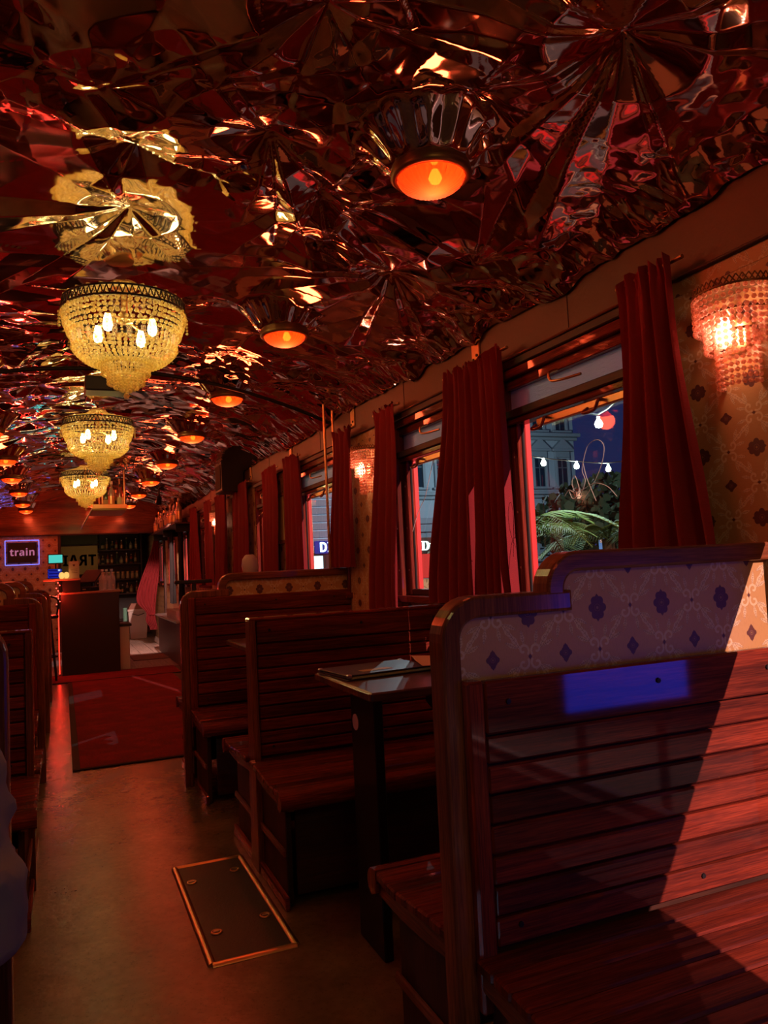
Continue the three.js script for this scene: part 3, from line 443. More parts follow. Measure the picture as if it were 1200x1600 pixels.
// ------------------------------------------------------------------ crystal chandeliers and wall lights
const beadG = new THREE.IcosahedronGeometry(1, 0);
function beads(list) { // list of [x, y, z, r]
  const src = beadG.attributes.position, nrm = beadG.attributes.normal, P_ = new Float32Array(list.length * src.count * 3), N_ = new Float32Array(P_.length); let q = 0;
  for (const [x, y, z, r] of list) for (let i = 0; i < src.count; i++) { P_[q] = x + src.getX(i) * r; N_[q++] = nrm.getX(i); P_[q] = y + src.getY(i) * r; N_[q++] = nrm.getY(i); P_[q] = z + src.getZ(i) * r; N_[q++] = nrm.getZ(i); }
  const g = new THREE.BufferGeometry(); g.setAttribute('position', new THREE.BufferAttribute(P_, 3)); g.setAttribute('normal', new THREE.BufferAttribute(N_, 3)); return g;
}
const crystal = phys({ color: col(0.93, 0.84, 0.5), transmission: 0.85, roughness: 0.5, thickness: 0, ior: 1.55, name: 'crystal_beads' });
const crystalClear = phys({ color: col(0.97, 0.92, 0.8), transmission: 0.9, roughness: 0.3, thickness: 0, ior: 1.55, name: 'crystal_prisms' });
function chandelier() {
  const G = thing('chandelier', '', 'chandelier', [0, 0, 0], 0, 'crystal basket chandeliers');
  const band = []; for (let k = 0; k < 64; k++) { const a = k / 64 * 6.2832, b = (k + 0.5) / 64 * 6.2832; band.push(rod([0.226 * Math.cos(a), -0.018, 0.226 * Math.sin(a)], [0.222 * Math.cos(b), 0.016, 0.222 * Math.sin(b)], 0.0022, 4), rod([0.222 * Math.cos(b), 0.016, 0.222 * Math.sin(b)], [0.226 * Math.cos(a + 0.098), -0.018, 0.226 * Math.sin(a + 0.098)], 0.0022, 4)); }
  part('rim_band', merge([new THREE.TorusGeometry(0.226, 0.0045, 6, 60).rotateX(Math.PI / 2).translate(0, -0.02, 0), new THREE.TorusGeometry(0.222, 0.004, 6, 60).rotateX(Math.PI / 2).translate(0, 0.018, 0), new THREE.TorusGeometry(0.088, 0.004, 6, 40).rotateX(Math.PI / 2).translate(0, -0.205, 0), ...band]), M.iron, G, 'dark pierced metal rim');
  part('canopy', lathe([[0.0001, 0.1], [0.05, 0.098], [0.055, 0.085], [0.012, 0.07], [0.012, -0.02], [0.03, -0.04], [0.03, -0.055], [0.0001, -0.06]], 20), M.brass, G);
  const up = []; for (let k = 0; k < 28; k++) { const a = k / 28 * 6.2832; for (let i = 0; i < 14; i++) { const t = i / 13, r = 0.05 + 0.17 * t; up.push([r * Math.cos(a), 0.085 - 0.062 * Math.pow(t, 0.6), r * Math.sin(a), 0.0055]); } }
  const stuff = (nm, l) => { const m = part(nm, beads(l), crystal, G); m.userData.kind = 'stuff'; };
  stuff('upper_bead_strands', up);
  const rows = []; for (const [r, y, n, s] of [[0.222, -0.034, 62, 0.0095], [0.219, -0.054, 62, 0.0085], [0.214, -0.073, 62, 0.0095], [0.208, -0.092, 60, 0.008], [0.202, -0.108, 60, 0.0095]]) for (let k = 0; k < n; k++) { const a = (k + (y * 100 % 2) * 0.5) / n * 6.2832; rows.push([r * Math.cos(a), y, r * Math.sin(a), s]); }
  for (let k = 0; k < 12; k++) { const a = k / 12 * 6.2832; for (let i = 0; i < 5; i++) rows.push([0.232 * Math.cos(a), -0.03 - i * 0.013, 0.232 * Math.sin(a), 0.0062]); }
  stuff('bead_rows', rows);
  const bowl = []; for (let k = 0; k < 46; k++) { const a = k / 46 * 6.2832; for (let i = 0; i < 9; i++) { const t = i / 8, r = 0.19 - 0.095 * Math.pow(t, 1.25); bowl.push([r * Math.cos(a), -0.16 - 0.062 * Math.sin(t * 1.5), r * Math.sin(a), 0.0075]); } }
  for (let k = 0; k < 24; k++) { const a = (k + 0.5) / 24 * 6.2832; for (let i = 0; i < 5; i++) bowl.push([(0.197 - i * 0.003) * Math.cos(a), -0.117 - i * 0.011, (0.197 - i * 0.003) * Math.sin(a), 0.0055]); }
  stuff('bowl_bead_strands', bowl);
  const tip = []; for (const [r, y0, n, m] of [[0.086, -0.21, 36, 5], [0.066, -0.235, 28, 6], [0.042, -0.262, 18, 5], [0.018, -0.285, 8, 4]]) for (let k = 0; k < n; k++) { const a = k / n * 6.2832; for (let i = 0; i < m; i++) tip.push([r * Math.cos(a), y0 - i * 0.0115, r * Math.sin(a), 0.0062]); }
  tip.push([0, -0.338, 0, 0.013]); stuff('lower_bead_tiers', tip);
  for (let k = 0; k < 24; k++) { const a = k / 24 * 6.2832; const g = cbox(0.019, 0.05, 0.006, 0.0028).rotateX(0.14).translate(0, -0.142, 0.19).rotateY(a); part('prism', g, crystalClear, G); }
  for (let k = 0; k < 4; k++) { const a = k / 4 * 6.2832 + 0.62; part('bulb', lathe([[0.0001, -0.035], [0.012, -0.03], [0.018, -0.012], [0.014, 0.012], [0.009, 0.03], [0.0001, 0.03]], 12).rotateX(0.2).translate(0.115 * Math.cos(a), -0.085, 0.115 * Math.sin(a)), lamp(col(1, 0.76, 0.3), 26, 'chandelier_bulb'), G); part('lamp_holder', rod([0.03 * Math.cos(a), -0.045, 0.03 * Math.sin(a)], [0.115 * Math.cos(a), -0.055, 0.115 * Math.sin(a)], 0.006), M.brass, G);
    const l = new THREE.PointLight(col(1, 0.72, 0.28), 0.036, 0, 2); l.position.set(0.115 * Math.cos(a), -0.085, 0.115 * Math.sin(a)); l.castShadow = true; G.add(l); }
  return G;
}
const ch = chandelier(); ch.position.set(XC + 0.01, 2.115, -3.02); ch.userData.label = 'largest crystal basket chandelier, nearest of three';
copy(ch, 'crystal basket chandelier overhead behind the camera', [XC + 0.01, 2.115, 0.95]).traverse((o) => { if (o.isPointLight) o.intensity *= 5; });
copy(ch, 'middle crystal basket chandelier of three', [XC + 0.01, 2.11, -5.38]);
copy(ch, 'smallest and furthest crystal basket chandelier near the hanging shelf', [XC, 2.1, -8.05]);

const pinkCrystal = phys({ color: col(0.92, 0.58, 0.46), transmission: 0.65, roughness: 0.7, thickness: 0, ior: 1.55, name: 'pink_crystal_beads' });
{
  const G = thing('ceiling_spot', 'small black ceiling spotlight aimed at the bar floor', 'spotlight', [1.1, 2.02, -9.6]);
  part('mount', rod([0, 0, 0], [0, 0.1, 0], 0.012), M.black, G); part('can', lathe([[0.0001, 0.05], [0.03, 0.045], [0.036, -0.05], [0.032, -0.05], [0.028, 0.0]], 18).rotateX(0.85).translate(0, -0.03, -0.02), M.black, G); part('lamp_glass', new THREE.SphereGeometry(0.022, 12, 8).translate(0, -0.05, -0.045), lamp(col(1, 0.6, 0.5), 12, 'spot_lamp'), G);
  const l = new THREE.SpotLight(col(1, 0.52, 0.43), 42, 0, 0.36, 0.25, 2); l.position.set(0, -0.08, -0.085); l.target.position.set(0.06, -1.95, -3.0); l.shadow.radius = 1; G.add(l, l.target);
}
function sconce() {   // half-round tiers against a wall that faces -x
  const G = thing('crystal_sconce', '', 'wall light', [0, 0, 0], 0, 'crystal wall lights');
  part('back_plate', lathe([[0.0001, 0], [0.05, 0], [0.045, 0.012], [0.0001, 0.014]], 20).rotateZ(Math.PI / 2).translate(0, 0.0, 0), M.brass, G);
  const rings = [], list = [];
  for (const [r, y0, n, m] of [[0.1, 0.09, 19, 6], [0.078, 0.04, 15, 6], [0.054, -0.005, 12, 9]]) {
    const pts = []; for (let k = 0; k <= n; k++) { const a = Math.PI / 2 + k / n * Math.PI, x = r * 0.92 * Math.cos(a), z = r * Math.sin(a); pts.push([x, y0 + 0.008, z]); for (let i = 0; i < m; i++) list.push([x, y0 - i * 0.0148, z, 0.0066]); }
    rings.push(tube(pts, 0.0035, 24, 5));
  }
  const lat = []; for (let k = 0; k < 22; k++) { const a = Math.PI / 2 + k / 22 * Math.PI, b = a + Math.PI / 22; lat.push(rod([0.092 * Math.cos(a), 0.098, 0.1 * Math.sin(a)], [0.092 * Math.cos(b), 0.118, 0.1 * Math.sin(b)], 0.0018, 4), rod([0.092 * Math.cos(a), 0.118, 0.1 * Math.sin(a)], [0.092 * Math.cos(b), 0.098, 0.1 * Math.sin(b)], 0.0018, 4)); }
  part('top_cap', lathe([[0.0001, 0.104], [0.098, 0.1], [0.098, 0.097], [0.0001, 0.1]], 24, 0, Math.PI).rotateY(Math.PI).scale(0.92, 1, 1), darkBrass, G);
  part('tier_rings', merge([...rings, ...lat]), darkBrass, G, 'dark pierced crown ring');
  const b = part('bead_strands', beads(list), pinkCrystal, G); b.userData.kind = 'stuff';
  part('lamp_arm', tube([[-0.008, 0.03, 0], [-0.035, 0.06, 0], [-0.045, 0.055, 0], [-0.045, 0.035, 0]], 0.006, 14, 6), M.brass, G);
  part('bulb', lathe([[0.0001, -0.04], [0.014, -0.034], [0.021, -0.014], [0.016, 0.012], [0.01, 0.03], [0.0001, 0.03]], 14).translate(-0.045, 0.005, 0), lamp(col(1, 0.6, 0.42), 26, 'sconce_bulb'), G);
  const l = new THREE.PointLight(col(1, 0.34, 0.16), 0.085, 0, 2); l.position.set(-0.045, 0.0, 0); l.castShadow = true; G.add(l);
  return G;
}
const sc = sconce(); sc.position.set(XR - 0.002, 1.605, -1.33); sc.userData.label = 'crystal wall light on wallpaper above the nearest partition';
copy(sc, 'crystal wall light between two curtains by the brass rods', [XR - 0.002, 1.595, -3.74]);
copy(sc, 'small distant crystal wall light between far curtains', [XR - 0.002, 1.6, -7.96]);
[-1.33, -3.74, -5.4, -8.02].forEach((z, k) => copy(sc, `${ORD[k]} crystal wall light from the rear on the opposite wall`, [XL + 0.002, 1.6, z], Math.PI));

// ------------------------------------------------------------------ rods, crossbar, speaker, notice
for (const [x, z, l] of [[1.40, -4.14, 'thin brass rod rising from the partition, left of two'], [1.452, -4.14, 'thin brass rod rising from the partition, right of two']]) solo('brass_rod', rod([0, 0, 0], [0, 1.0, 0], 0.0075, 10), M.brass, l, 'rod', [x, 1.076, z], 0, 'brass rods on the partition');
{
  const G = thing('ceiling_crossbar', 'dark curved bar crossing the ceiling behind the largest chandelier', 'crossbar', [0, 0, 0]);
  const pts = []; for (let i = 0; i <= 14; i++) { const x = XL + 0.02 + (XR - XL - 0.04) * i / 14; pts.push([x, ceilY(x) - 0.06, -4.24]); }
  part('bar', tube(pts, 0.011, 40, 8), M.iron, G); part('junction_box', span(0.13, 0.35, 2.09, 2.17, -4.3, -4.45, 0.006), M.black, G);
  const sp = thing('wall_speaker', 'brown wall loudspeaker under the foil edge', 'speaker', [XR - 0.005, 1.93, -6.85]);
  part('cabinet', extrudeX([[-0.16, -0.13], [-0.14, 0.12], [0.14, 0.12], [0.16, -0.13]], -0.2, 0, 0.01), M.iron, sp); part('grille', span(-0.206, -0.2, -0.11, 0.1, -0.12, 0.12, 0.002), std({ color: 0x3a2a1a, roughness: 0.9, bumpMap: rep(fineNoise, 40, 40), bumpScale: 0.002 }), sp);
  const nt = thing('framed_notice', 'small framed paper notice on the wallpaper between curtains', 'picture', [XR - 0.004, 1.46, -5.5]);
  part('frame', merge([span(-0.016, 0, 0.16, 0.185, -0.13, 0.13), span(-0.016, 0, -0.185, -0.16, -0.13, 0.13), span(-0.016, 0, -0.16, 0.16, -0.13, -0.108), span(-0.016, 0, -0.16, 0.16, 0.108, 0.13)]), M.trim, nt); part('sheet', span(-0.008, -0.002, -0.16, 0.16, -0.108, 0.108, 0.0005), M.cream, nt);
}

// ------------------------------------------------------------------ bar end of the carriage
const font = await new FontLoader().loadAsync('fonts/droid/droid_sans_bold.typeface.json'), serif = await new FontLoader().loadAsync('fonts/droid/droid_serif_bold.typeface.json');
const text = (s, size, depth, f = font) => { const g = new TextGeometry(s, { font: f, size, depth, curveSegments: 4, bevelEnabled: false }); g.computeBoundingBox(); const b = g.boundingBox; return g.translate(-(b.max.x + b.min.x) / 2, -(b.max.y + b.min.y) / 2, 0); };
const counterM = phys({ color: 0x24120c, roughness: 0.5, name: 'counter_laminate' });
{
  const c = thing('bar_counter', 'tall dark brown bar counter at the end of the carpet', 'counter', [0.29, 0, -9.68]);
  part('front_panel', span(-0.31, 0.31, 0.0, 0.91, 0.27, 0.25, 0.003, 1), counterM, c); part('body', span(-0.3, 0.3, 0.0, 0.91, -0.25, 0.249, 0.003, 1), counterM, c);
  part('counter_top', span(-0.32, 0.34, 0.91, 0.935, -0.28, 0.285, 0.005), std({ color: 0x8a6a52, roughness: 0.4 }), c); part('edge_strip', span(-0.31, 0.31, 0.905, 0.912, 0.27, 0.274, 0.001), M.dark, c);
  const wc = thing('white_cabinet', 'narrow white cabinet tucked right of the dark counter', 'cabinet', [0.66, 0, -9.8]);
  part('body', span(-0.05, 0.06, 0.0, 0.5, -0.25, 0.2, 0.004, 1), M.white, wc); part('worktop', span(-0.05, 0.085, 0.5, 0.53, -0.27, 0.22, 0.004), M.black, wc);
  const sh = thing('raised_shelf', 'raised pale shelf board on the counter carrying the tablet', 'shelf', [0, 0.935, -9.5]);
  part('board', span(-0.2, 0.19, 0.135, 0.16, -0.14, 0.14, 0.004), std({ color: 0xa87c5c, roughness: 0.5 }), sh); part('support', span(0.0, 0.19, 0, 0.135, -0.12, 0.12, 0.003), M.iron, sh);
  const tb = thing('tablet_stand', 'tablet on a stand with glowing cyan screen', 'tablet', [-0.065, 1.095, -9.47], 0);
  const cyan = lamp(col(0.1, 0.85, 0.75), 0.75, 'tablet_screen');
  part('foot', at(cbox(0.09, 0.008, 0.07, 0.003), 0, 0.004, -0.02), M.black, tb); part('neck', rod([0, 0.005, -0.03], [0, 0.2, -0.012], 0.008), M.black, tb);
  const hd = new THREE.Group(); hd.name = 'tablet'; hd.position.set(0, 0.225, 0); hd.rotation.x = -0.15; tb.add(hd);
  part('case', at(cbox(0.165, 0.115, 0.012, 0.004), 0, 0, -0.008), M.black, hd); part('screen', at(cbox(0.142, 0.09, 0.002, 0.0005), 0, 0, 0), cyan, hd);
  { const l = new THREE.RectAreaLight(col(0.1, 0.85, 0.75), 1.2, 0.142, 0.09); l.position.set(0, 0.225, 0.01); l.rotation.y = Math.PI; tb.add(l); }
  const bs = thing('payment_display', 'small display with glowing blue pill buttons below the tablet', 'display', [-0.075, 1.095, -9.42]);
  part('case', at(cbox(0.15, 0.115, 0.012, 0.003), 0, 0.058, -0.008), M.black, bs); const blue = lamp(col(0.03, 0.06, 1), 0.55, 'blue_display_screen');
  for (const y of [0.095, 0.06, 0.025]) part('pill_button', merge([at(cbox(0.12, 0.004, 0.002, 0.0005), 0, y + 0.012, 0), at(cbox(0.12, 0.004, 0.002, 0.0005), 0, y - 0.012, 0), at(new THREE.TorusGeometry(0.012, 0.002, 4, 10, Math.PI).rotateZ(Math.PI / 2), -0.06, y, 0), at(new THREE.TorusGeometry(0.012, 0.002, 4, 10, Math.PI).rotateZ(-Math.PI / 2), 0.06, y, 0)]), blue, bs);
  part('backlight', at(cbox(0.14, 0.1, 0.001, 0.0003), 0, 0.058, -0.0015), lamp(col(0.0, 0.01, 0.5), 0.25, 'blue_display_screen'), bs); part('indicator', at(cbox(0.024, 0.02, 0.003, 0.001), 0.045, 0.095, 0.001), lamp(col(0.4, 0.6, 1), 0.9, 'blue_display_screen'), bs);
  for (const [x, l] of [[-0.005, 'left glowing amber globe lamp on the raised shelf'], [0.045, 'right glowing amber globe lamp beside the menu card']]) {
    const e = thing('globe_lamp', l, 'lamp', [x, 1.095, -9.4], 0, 'amber globe lamps'); part('globe', lathe([[0.0001, 0], [0.02, 0.002], [0.031, 0.025], [0.03, 0.045], [0.02, 0.066], [0.0001, 0.072]], 18), lamp(col(1, 0.55, 0.14), 1.1, 'globe_lamp'), e); part('foot', lathe([[0.0001, 0], [0.02, 0], [0.02, -0.001]], 12), M.brass, e);
    const p = new THREE.PointLight(col(1, 0.55, 0.14), 0.02, 0, 2); p.position.set(0, 0.035, 0.04); p.castShadow = true; e.add(p);
  }
  const mc = thing('menu_card', 'pale menu card with a heart standing on the raised shelf', 'menu', [0.125, 1.095, -9.4]);
  part('card', at(cbox(0.11, 0.19, 0.003, 0.001), 0, 0.095, 0), std({ color: 0xb08e80, roughness: 0.8 }), mc);
  const hs = new THREE.Shape(); hs.moveTo(0, -0.016); hs.bezierCurveTo(0.02, 0, 0.014, 0.018, 0, 0.006); hs.bezierCurveTo(-0.014, 0.018, -0.02, 0, 0, -0.016);
  part('heart', new THREE.ExtrudeGeometry(hs, { depth: 0.001, bevelEnabled: false }).translate(0, 0.145, 0.0015), std({ color: 0x5a2a26 }), mc); part('print_line', merge([0.1, 0.08, 0.06].map((y) => at(cbox(0.07, 0.004, 0.001, 0.0003), 0, y, 0.002))), std({ color: 0x6a4a44 }), mc);
  const ps = thing('till_monitor', 'black tilted till monitor on the counter', 'monitor', [0.31, 0.935, -9.72], -0.9);
  part('base', at(cbox(0.16, 0.05, 0.16, 0.008), 0, 0.025, 0), M.black, ps); part('screen_housing', cbox(0.3, 0.2, 0.02, 0.006).rotateX(-0.75).translate(0, 0.17, 0), M.black, ps); part('arm', rod([0, 0.04, -0.02], [0, 0.17, -0.01], 0.02), M.black, ps); part('receipt_slot', at(cbox(0.05, 0.015, 0.01, 0.002), -0.02, 0.02, 0.08), M.cream, ps);
}
const bottleG = (r, h, n) => lathe([[0.0001, 0], [r, 0], [r, h * 0.58], [r * 0.9, h * 0.66], [n, h * 0.78], [n, h * 0.97], [n * 1.15, h * 0.975], [n * 1.15, h], [0.0001, h]], 12);
const bottleMats = [[0.2, 0.08, 0.02], [0.3, 0.2, 0.09], [0.05, 0.08, 0.03], [0.25, 0.04, 0.02], [0.3, 0.22, 0.16]].map((c) => phys({ color: col(...c), roughness: 0.12, clearcoat: 1, name: 'bottle_glass' }));
const capM = [M.brass, M.iron, M.white];
function bottle(label, group, pos, k) {
  const h = [0.27, 0.24, 0.3, 0.22][k % 4], r = [0.036, 0.042, 0.034, 0.045][(k * 3) % 4], G = thing('bottle', label, 'bottle', pos, 0, group);
  part('body', bottleG(r, h, 0.013), bottleMats[(k * 2) % 5], G); part('label', lathe([[r + 0.0008, h * 0.15], [r + 0.0008, h * 0.48]], 12), [M.iron, M.cream, M.brass][k % 3], G); part('cap', new THREE.CylinderGeometry(0.0155, 0.0155, 0.03, 10).translate(0, h - 0.012, 0), capM[k % 3], G);
  return G;
}
{
  // back bar shelving
  const S = thing('back_bar_shelves', 'dark wooden bottle shelves on the bar back wall', 'shelves', [0.95, 0, -14.75]);
  part('back_board', span(-0.42, 0.4, 0.3, 2.0, -0.3, -0.28, 0.003), M.black, S); part('side', span(-0.42, -0.39, 0.3, 2.0, -0.28, 0.02, 0.003, 1), M.dark, S); part('side', span(0.38, 0.41, 0.3, 2.0, -0.28, 0.02, 0.003, 1), M.dark, S);
  const ys = [1.58, 1.32, 1.04, 0.78]; for (const y of ys) part('shelf_board', span(-0.4, 0.38, y - 0.03, y - 0.006, -0.28, 0.02, 0.003), M.dark, S);
  part('base_cabinet', span(-0.42, 0.41, 0, 0.3, -0.3, 0.04, 0.004), M.dark, S);
  const rowN = ['top', 'second', 'third', 'lowest']; ys.forEach((y, r) => { for (let i = 0; i < 9; i++) if (r !== 2) bottle(`${ORD[i]} liquor bottle from the left on the ${rowN[r]} back bar shelf`, `bottles on the ${rowN[r]} back bar shelf`, [0.95 - 0.35 + i * 0.082 + rr(-0.01, 0.01), y - 0.006, -14.84 + rr(-0.03, 0.03)], i + r * 2).scale.setScalar(0.7);
    else { const j = thing('glass_jar', `${ORD[i]} small lidded jar from the left on the third back bar shelf`, 'jar', [0.95 - 0.34 + i * 0.082, y - 0.006, -14.78], 0, 'jars on the third back bar shelf'); part('jar_body', lathe([[0.0001, 0], [0.033, 0], [0.036, 0.02], [0.036, 0.1], [0.028, 0.115]], 14), bottleMats[1], j); part('lid', new THREE.CylinderGeometry(0.03, 0.03, 0.022, 14).translate(0, 0.125, 0), M.brass, j); } });
  const bl = new THREE.PointLight(col(1, 0.7, 0.35), 0.35, 0, 2); const bar = thing('bar_work_light', 'small shaded work light inside the bar room', 'lamp', [0.5, 2.0, -13.6]); part('shade', lathe([[0.02, 0.08], [0.1, 0.0], [0.095, 0.0], [0.015, 0.075]], 20), M.iron, bar); part('cord', rod([0, 0.07, 0], [0, 0.3, 0], 0.004), M.black, bar); part('bulb', new THREE.SphereGeometry(0.025, 12, 8).translate(0, 0.02, 0), lamp(col(1, 0.7, 0.35), 8, 'work_bulb'), bar); bl.position.set(0, 0.02, 0); bl.castShadow = true; bar.add(bl);
  // mirrored banner
  const bn = thing('canvas_banner', 'cream banner showing mirrored TRAIN lettering behind the counter', 'banner', [0.2, 1.4, -14.6]); for (const s of [-1, 1]) part('cord', rod([s * 0.38, 0.26, 0], [s * 0.38, 0.92, 0], 0.004, 6), M.black, bn);
  part('cloth', at(cbox(0.78, 0.5, 0.006, 0.002), 0, 0, 0), std({ color: 0x9c8850, roughness: 0.9 }), bn); const tg = text('TRAIN', 0.19, 0.004); tg.scale(-0.95, 1, 1); const ix = tg.index ? tg.toNonIndexed() : tg; part('lettering', ix.translate(0.0, 0, 0.004), std({ color: 0x5c4a26, roughness: 0.9, side: THREE.DoubleSide }), bn); part('hanging_bar', rod([-0.4, 0.26, 0], [0.4, 0.26, 0], 0.012), M.dark, bn);
  solo('green_board', cbox(0.8, 0.3, 0.02, 0.004), std({ color: 0x39371a, roughness: 0.8 }), 'olive green board above the mirrored banner', 'board', [0.2, 1.83, -14.62]);
  // waste bin, cups, drape
  const b = thing('waste_bin', 'white swing-lid waste bin under the red drape', 'bin', [1.2, 0, -14.1]);
  const bs = (w0, d0, w1, d1, h) => { const g = new THREE.CylinderGeometry(Math.SQRT1_2, Math.SQRT1_2, 1, 4, 1).rotateY(Math.PI / 4), p = g.attributes.position; for (let i = 0; i < p.count; i++) { const t = p.getY(i) + 0.5; p.setXYZ(i, p.getX(i) * (w0 + (w1 - w0) * t), t * h, p.getZ(i) * (d0 + (d1 - d0) * t)); } const q = g.toNonIndexed(); q.computeVertexNormals(); return q; };
  part('body', bs(0.26, 0.22, 0.33, 0.28, 0.47), M.white, b); part('rim', at(cbox(0.36, 0.04, 0.31, 0.008), 0, 0.485, 0), M.white, b); part('swing_lid', bs(0.33, 0.28, 0.22, 0.2, 0.1).translate(0, 0.505, 0), std({ color: 0x9a6a58, roughness: 0.5 }), b); part('grip', tube([[-0.1, 0.43, 0.142], [0, 0.4, 0.155], [0.1, 0.43, 0.142]], 0.006, 12, 6), M.iron, b);
  const cp = thing('cup_stack', 'tall stack of mint green paper cups behind the bin', 'cups', [0.98, 0.0, -13.9]); part('stand', lathe([[0.0001, 0], [0.05, 0], [0.05, 0.28], [0.0001, 0.28]], 14), M.black, cp); for (let i = 0; i < 8; i++) part('cup', lathe([[0.03, 0], [0.036, 0.05]], 14).translate(0, 0.28 + i * 0.03, 0), std({ color: 0x6fb5a0, roughness: 0.6, side: THREE.DoubleSide }), cp);
  const dr = thing('doorway_drape', 'lit red drape gathered at the right of the bar opening', 'curtain', [0, 0, 0]);
  const NS = 60, NT = 40, pos = [], idx = []; for (let j = 0; j <= NT; j++) for (let i = 0; i <= NS; i++) { const s = i / NS, t = j / NT, y = 1.74 - 1.5 * t, g = Math.exp(-Math.pow((t - 0.84) / 0.09, 2)), left = 1.33 - 0.3 * smooth(0, 0.75, t) + 0.16 * g + 0.2 * smooth(0.86, 1, t), right = 1.4 - 0.08 * smooth(0.3, 0.84, t) + 0.03 * smooth(0.86, 1, t), am = 0.02 * (1 - 0.6 * g); pos.push(left + (right - left) * s, y, -12.42 + am * Math.sin(s * 38)); if (i && j) { const q = j * (NS + 1) + i; idx.push(q, q - NS - 1, q - 1, q - 1, q - NS - 1, q - NS - 2); } }
  const dg = new THREE.BufferGeometry(); dg.setAttribute('position', new THREE.Float32BufferAttribute(pos, 3)); dg.setAttribute('uv', new THREE.Float32BufferAttribute(pos.filter((_, i) => i % 3 < 2), 2)); dg.setIndex(idx); dg.computeVertexNormals(); part('cloth', dg, M.velvet, dr);
  part('tieback', new THREE.TorusGeometry(0.05, 0.008, 6, 16).rotateX(Math.PI / 2).scale(1, 1, 0.7).translate(1.27, 0.48, -12.42), M.velvet, dr);
}
{
  // screen with neon frame
  const G = thing('neon_screen', 'wall screen reading train inside a blue neon frame', 'screen', [-0.535, 1.5, ZE + 0.02]);
  part('housing', at(cbox(0.4, 0.3, 0.03, 0.006), 0, 0, 0.005), M.black, G);
  const neon = lamp(col(0.16, 0.18, 1), 2.2, 'neon_tube'); const o = 0.225, v = 0.178;
  for (const s of [-1, 1]) { part('neon_tube', rod([-o, s * v, 0.02], [o, s * v, 0.02], 0.005, 8), neon, G); part('neon_tube', rod([s * o, -v, 0.02], [s * o, v, 0.02], 0.005, 8), neon, G); }
  part('screen_lettering', text('train', 0.105, 0.003).translate(0.0, 0.01, 0.021), lamp(col(0.75, 0.22, 0.4), 0.6, 'screen_lettering'), G); part('screen_caption', text('· · · · · · · ·', 0.02, 0.002).translate(0, -0.06, 0.021), lamp(col(0.5, 0.2, 0.25), 0.25, 'screen_lettering'), G);
  for (const s of [-1, 1]) { const l = new THREE.RectAreaLight(col(0.16, 0.18, 1), 3, 0.45, 0.02); l.position.set(0, s * v, 0.03); l.lookAt(0, s * v, 5); l.rotation.set(0, Math.PI, 0); G.add(l); }
  const dc = thing('red_garland', 'small string of red lights hung from the raised shelf', 'garland', [-0.045, 1.05, -9.36]);
  const pts = Array.from({ length: 9 }, (_, i) => [0.02 * Math.sin(i * 2.1), -i * 0.03, 0.012 * Math.cos(i * 1.7)]); part('wire', tube(pts, 0.0018, 30, 4), M.black, dc);
  for (const p of pts) part('bulb', new THREE.SphereGeometry(0.006, 8, 6).translate(...p), lamp(col(1, 0.05, 0.03), 9, 'garland_bulb'), dc);
  const rl = new THREE.PointLight(col(1, 0.04, 0.02), 0.8, 0, 2); rl.position.set(-0.03, -0.12, 0.03); rl.castShadow = true; dc.add(rl);
  const ls = thing('led_strip', 'glowing red light strip up the left edge of the counter', 'light strip', [-0.045, 0, -9.42]);
  part('channel', span(-0.008, 0.01, 0.02, 0.92, -0.014, 0, 0.002, 1), M.black, ls); part('led_tube', span(-0.005, 0.006, 0.03, 0.9, 0, 0.006, 0.002, 1), lamp(col(1, 0.03, 0.015), 3.5, 'red_led_tube'), ls);
  { const l = new THREE.RectAreaLight(col(1, 0.03, 0.015), 12, 0.011, 0.87); l.position.set(0, 0.465, 0.012); l.rotation.y = Math.PI; ls.add(l); }
  const st = thing('bar_stool', 'slim black bar stool left of the counter', 'stool', [-0.19, 0.009, -9.15]);
  part('seat', lathe([[0.0001, 0.7], [0.13, 0.7], [0.15, 0.685], [0.145, 0.66], [0.0001, 0.655]], 20), M.black, st); for (let k = 0; k < 4; k++) { const a = k * 1.571 + 0.785; part('leg', rod([0.09 * Math.cos(a), 0.66, 0.09 * Math.sin(a)], [0.16 * Math.cos(a), 0, 0.16 * Math.sin(a)], 0.011), M.black, st); } part('foot_ring', new THREE.TorusGeometry(0.13, 0.008, 6, 24).rotateX(Math.PI / 2).translate(0, 0.25, 0), M.black, st); part('backrest', tube([[-0.13, 0.69, 0.02], [-0.14, 0.86, 0.0], [0, 0.9, -0.06], [0.14, 0.86, 0.0], [0.13, 0.69, 0.02]], 0.011, 24, 6), M.black, st);
}
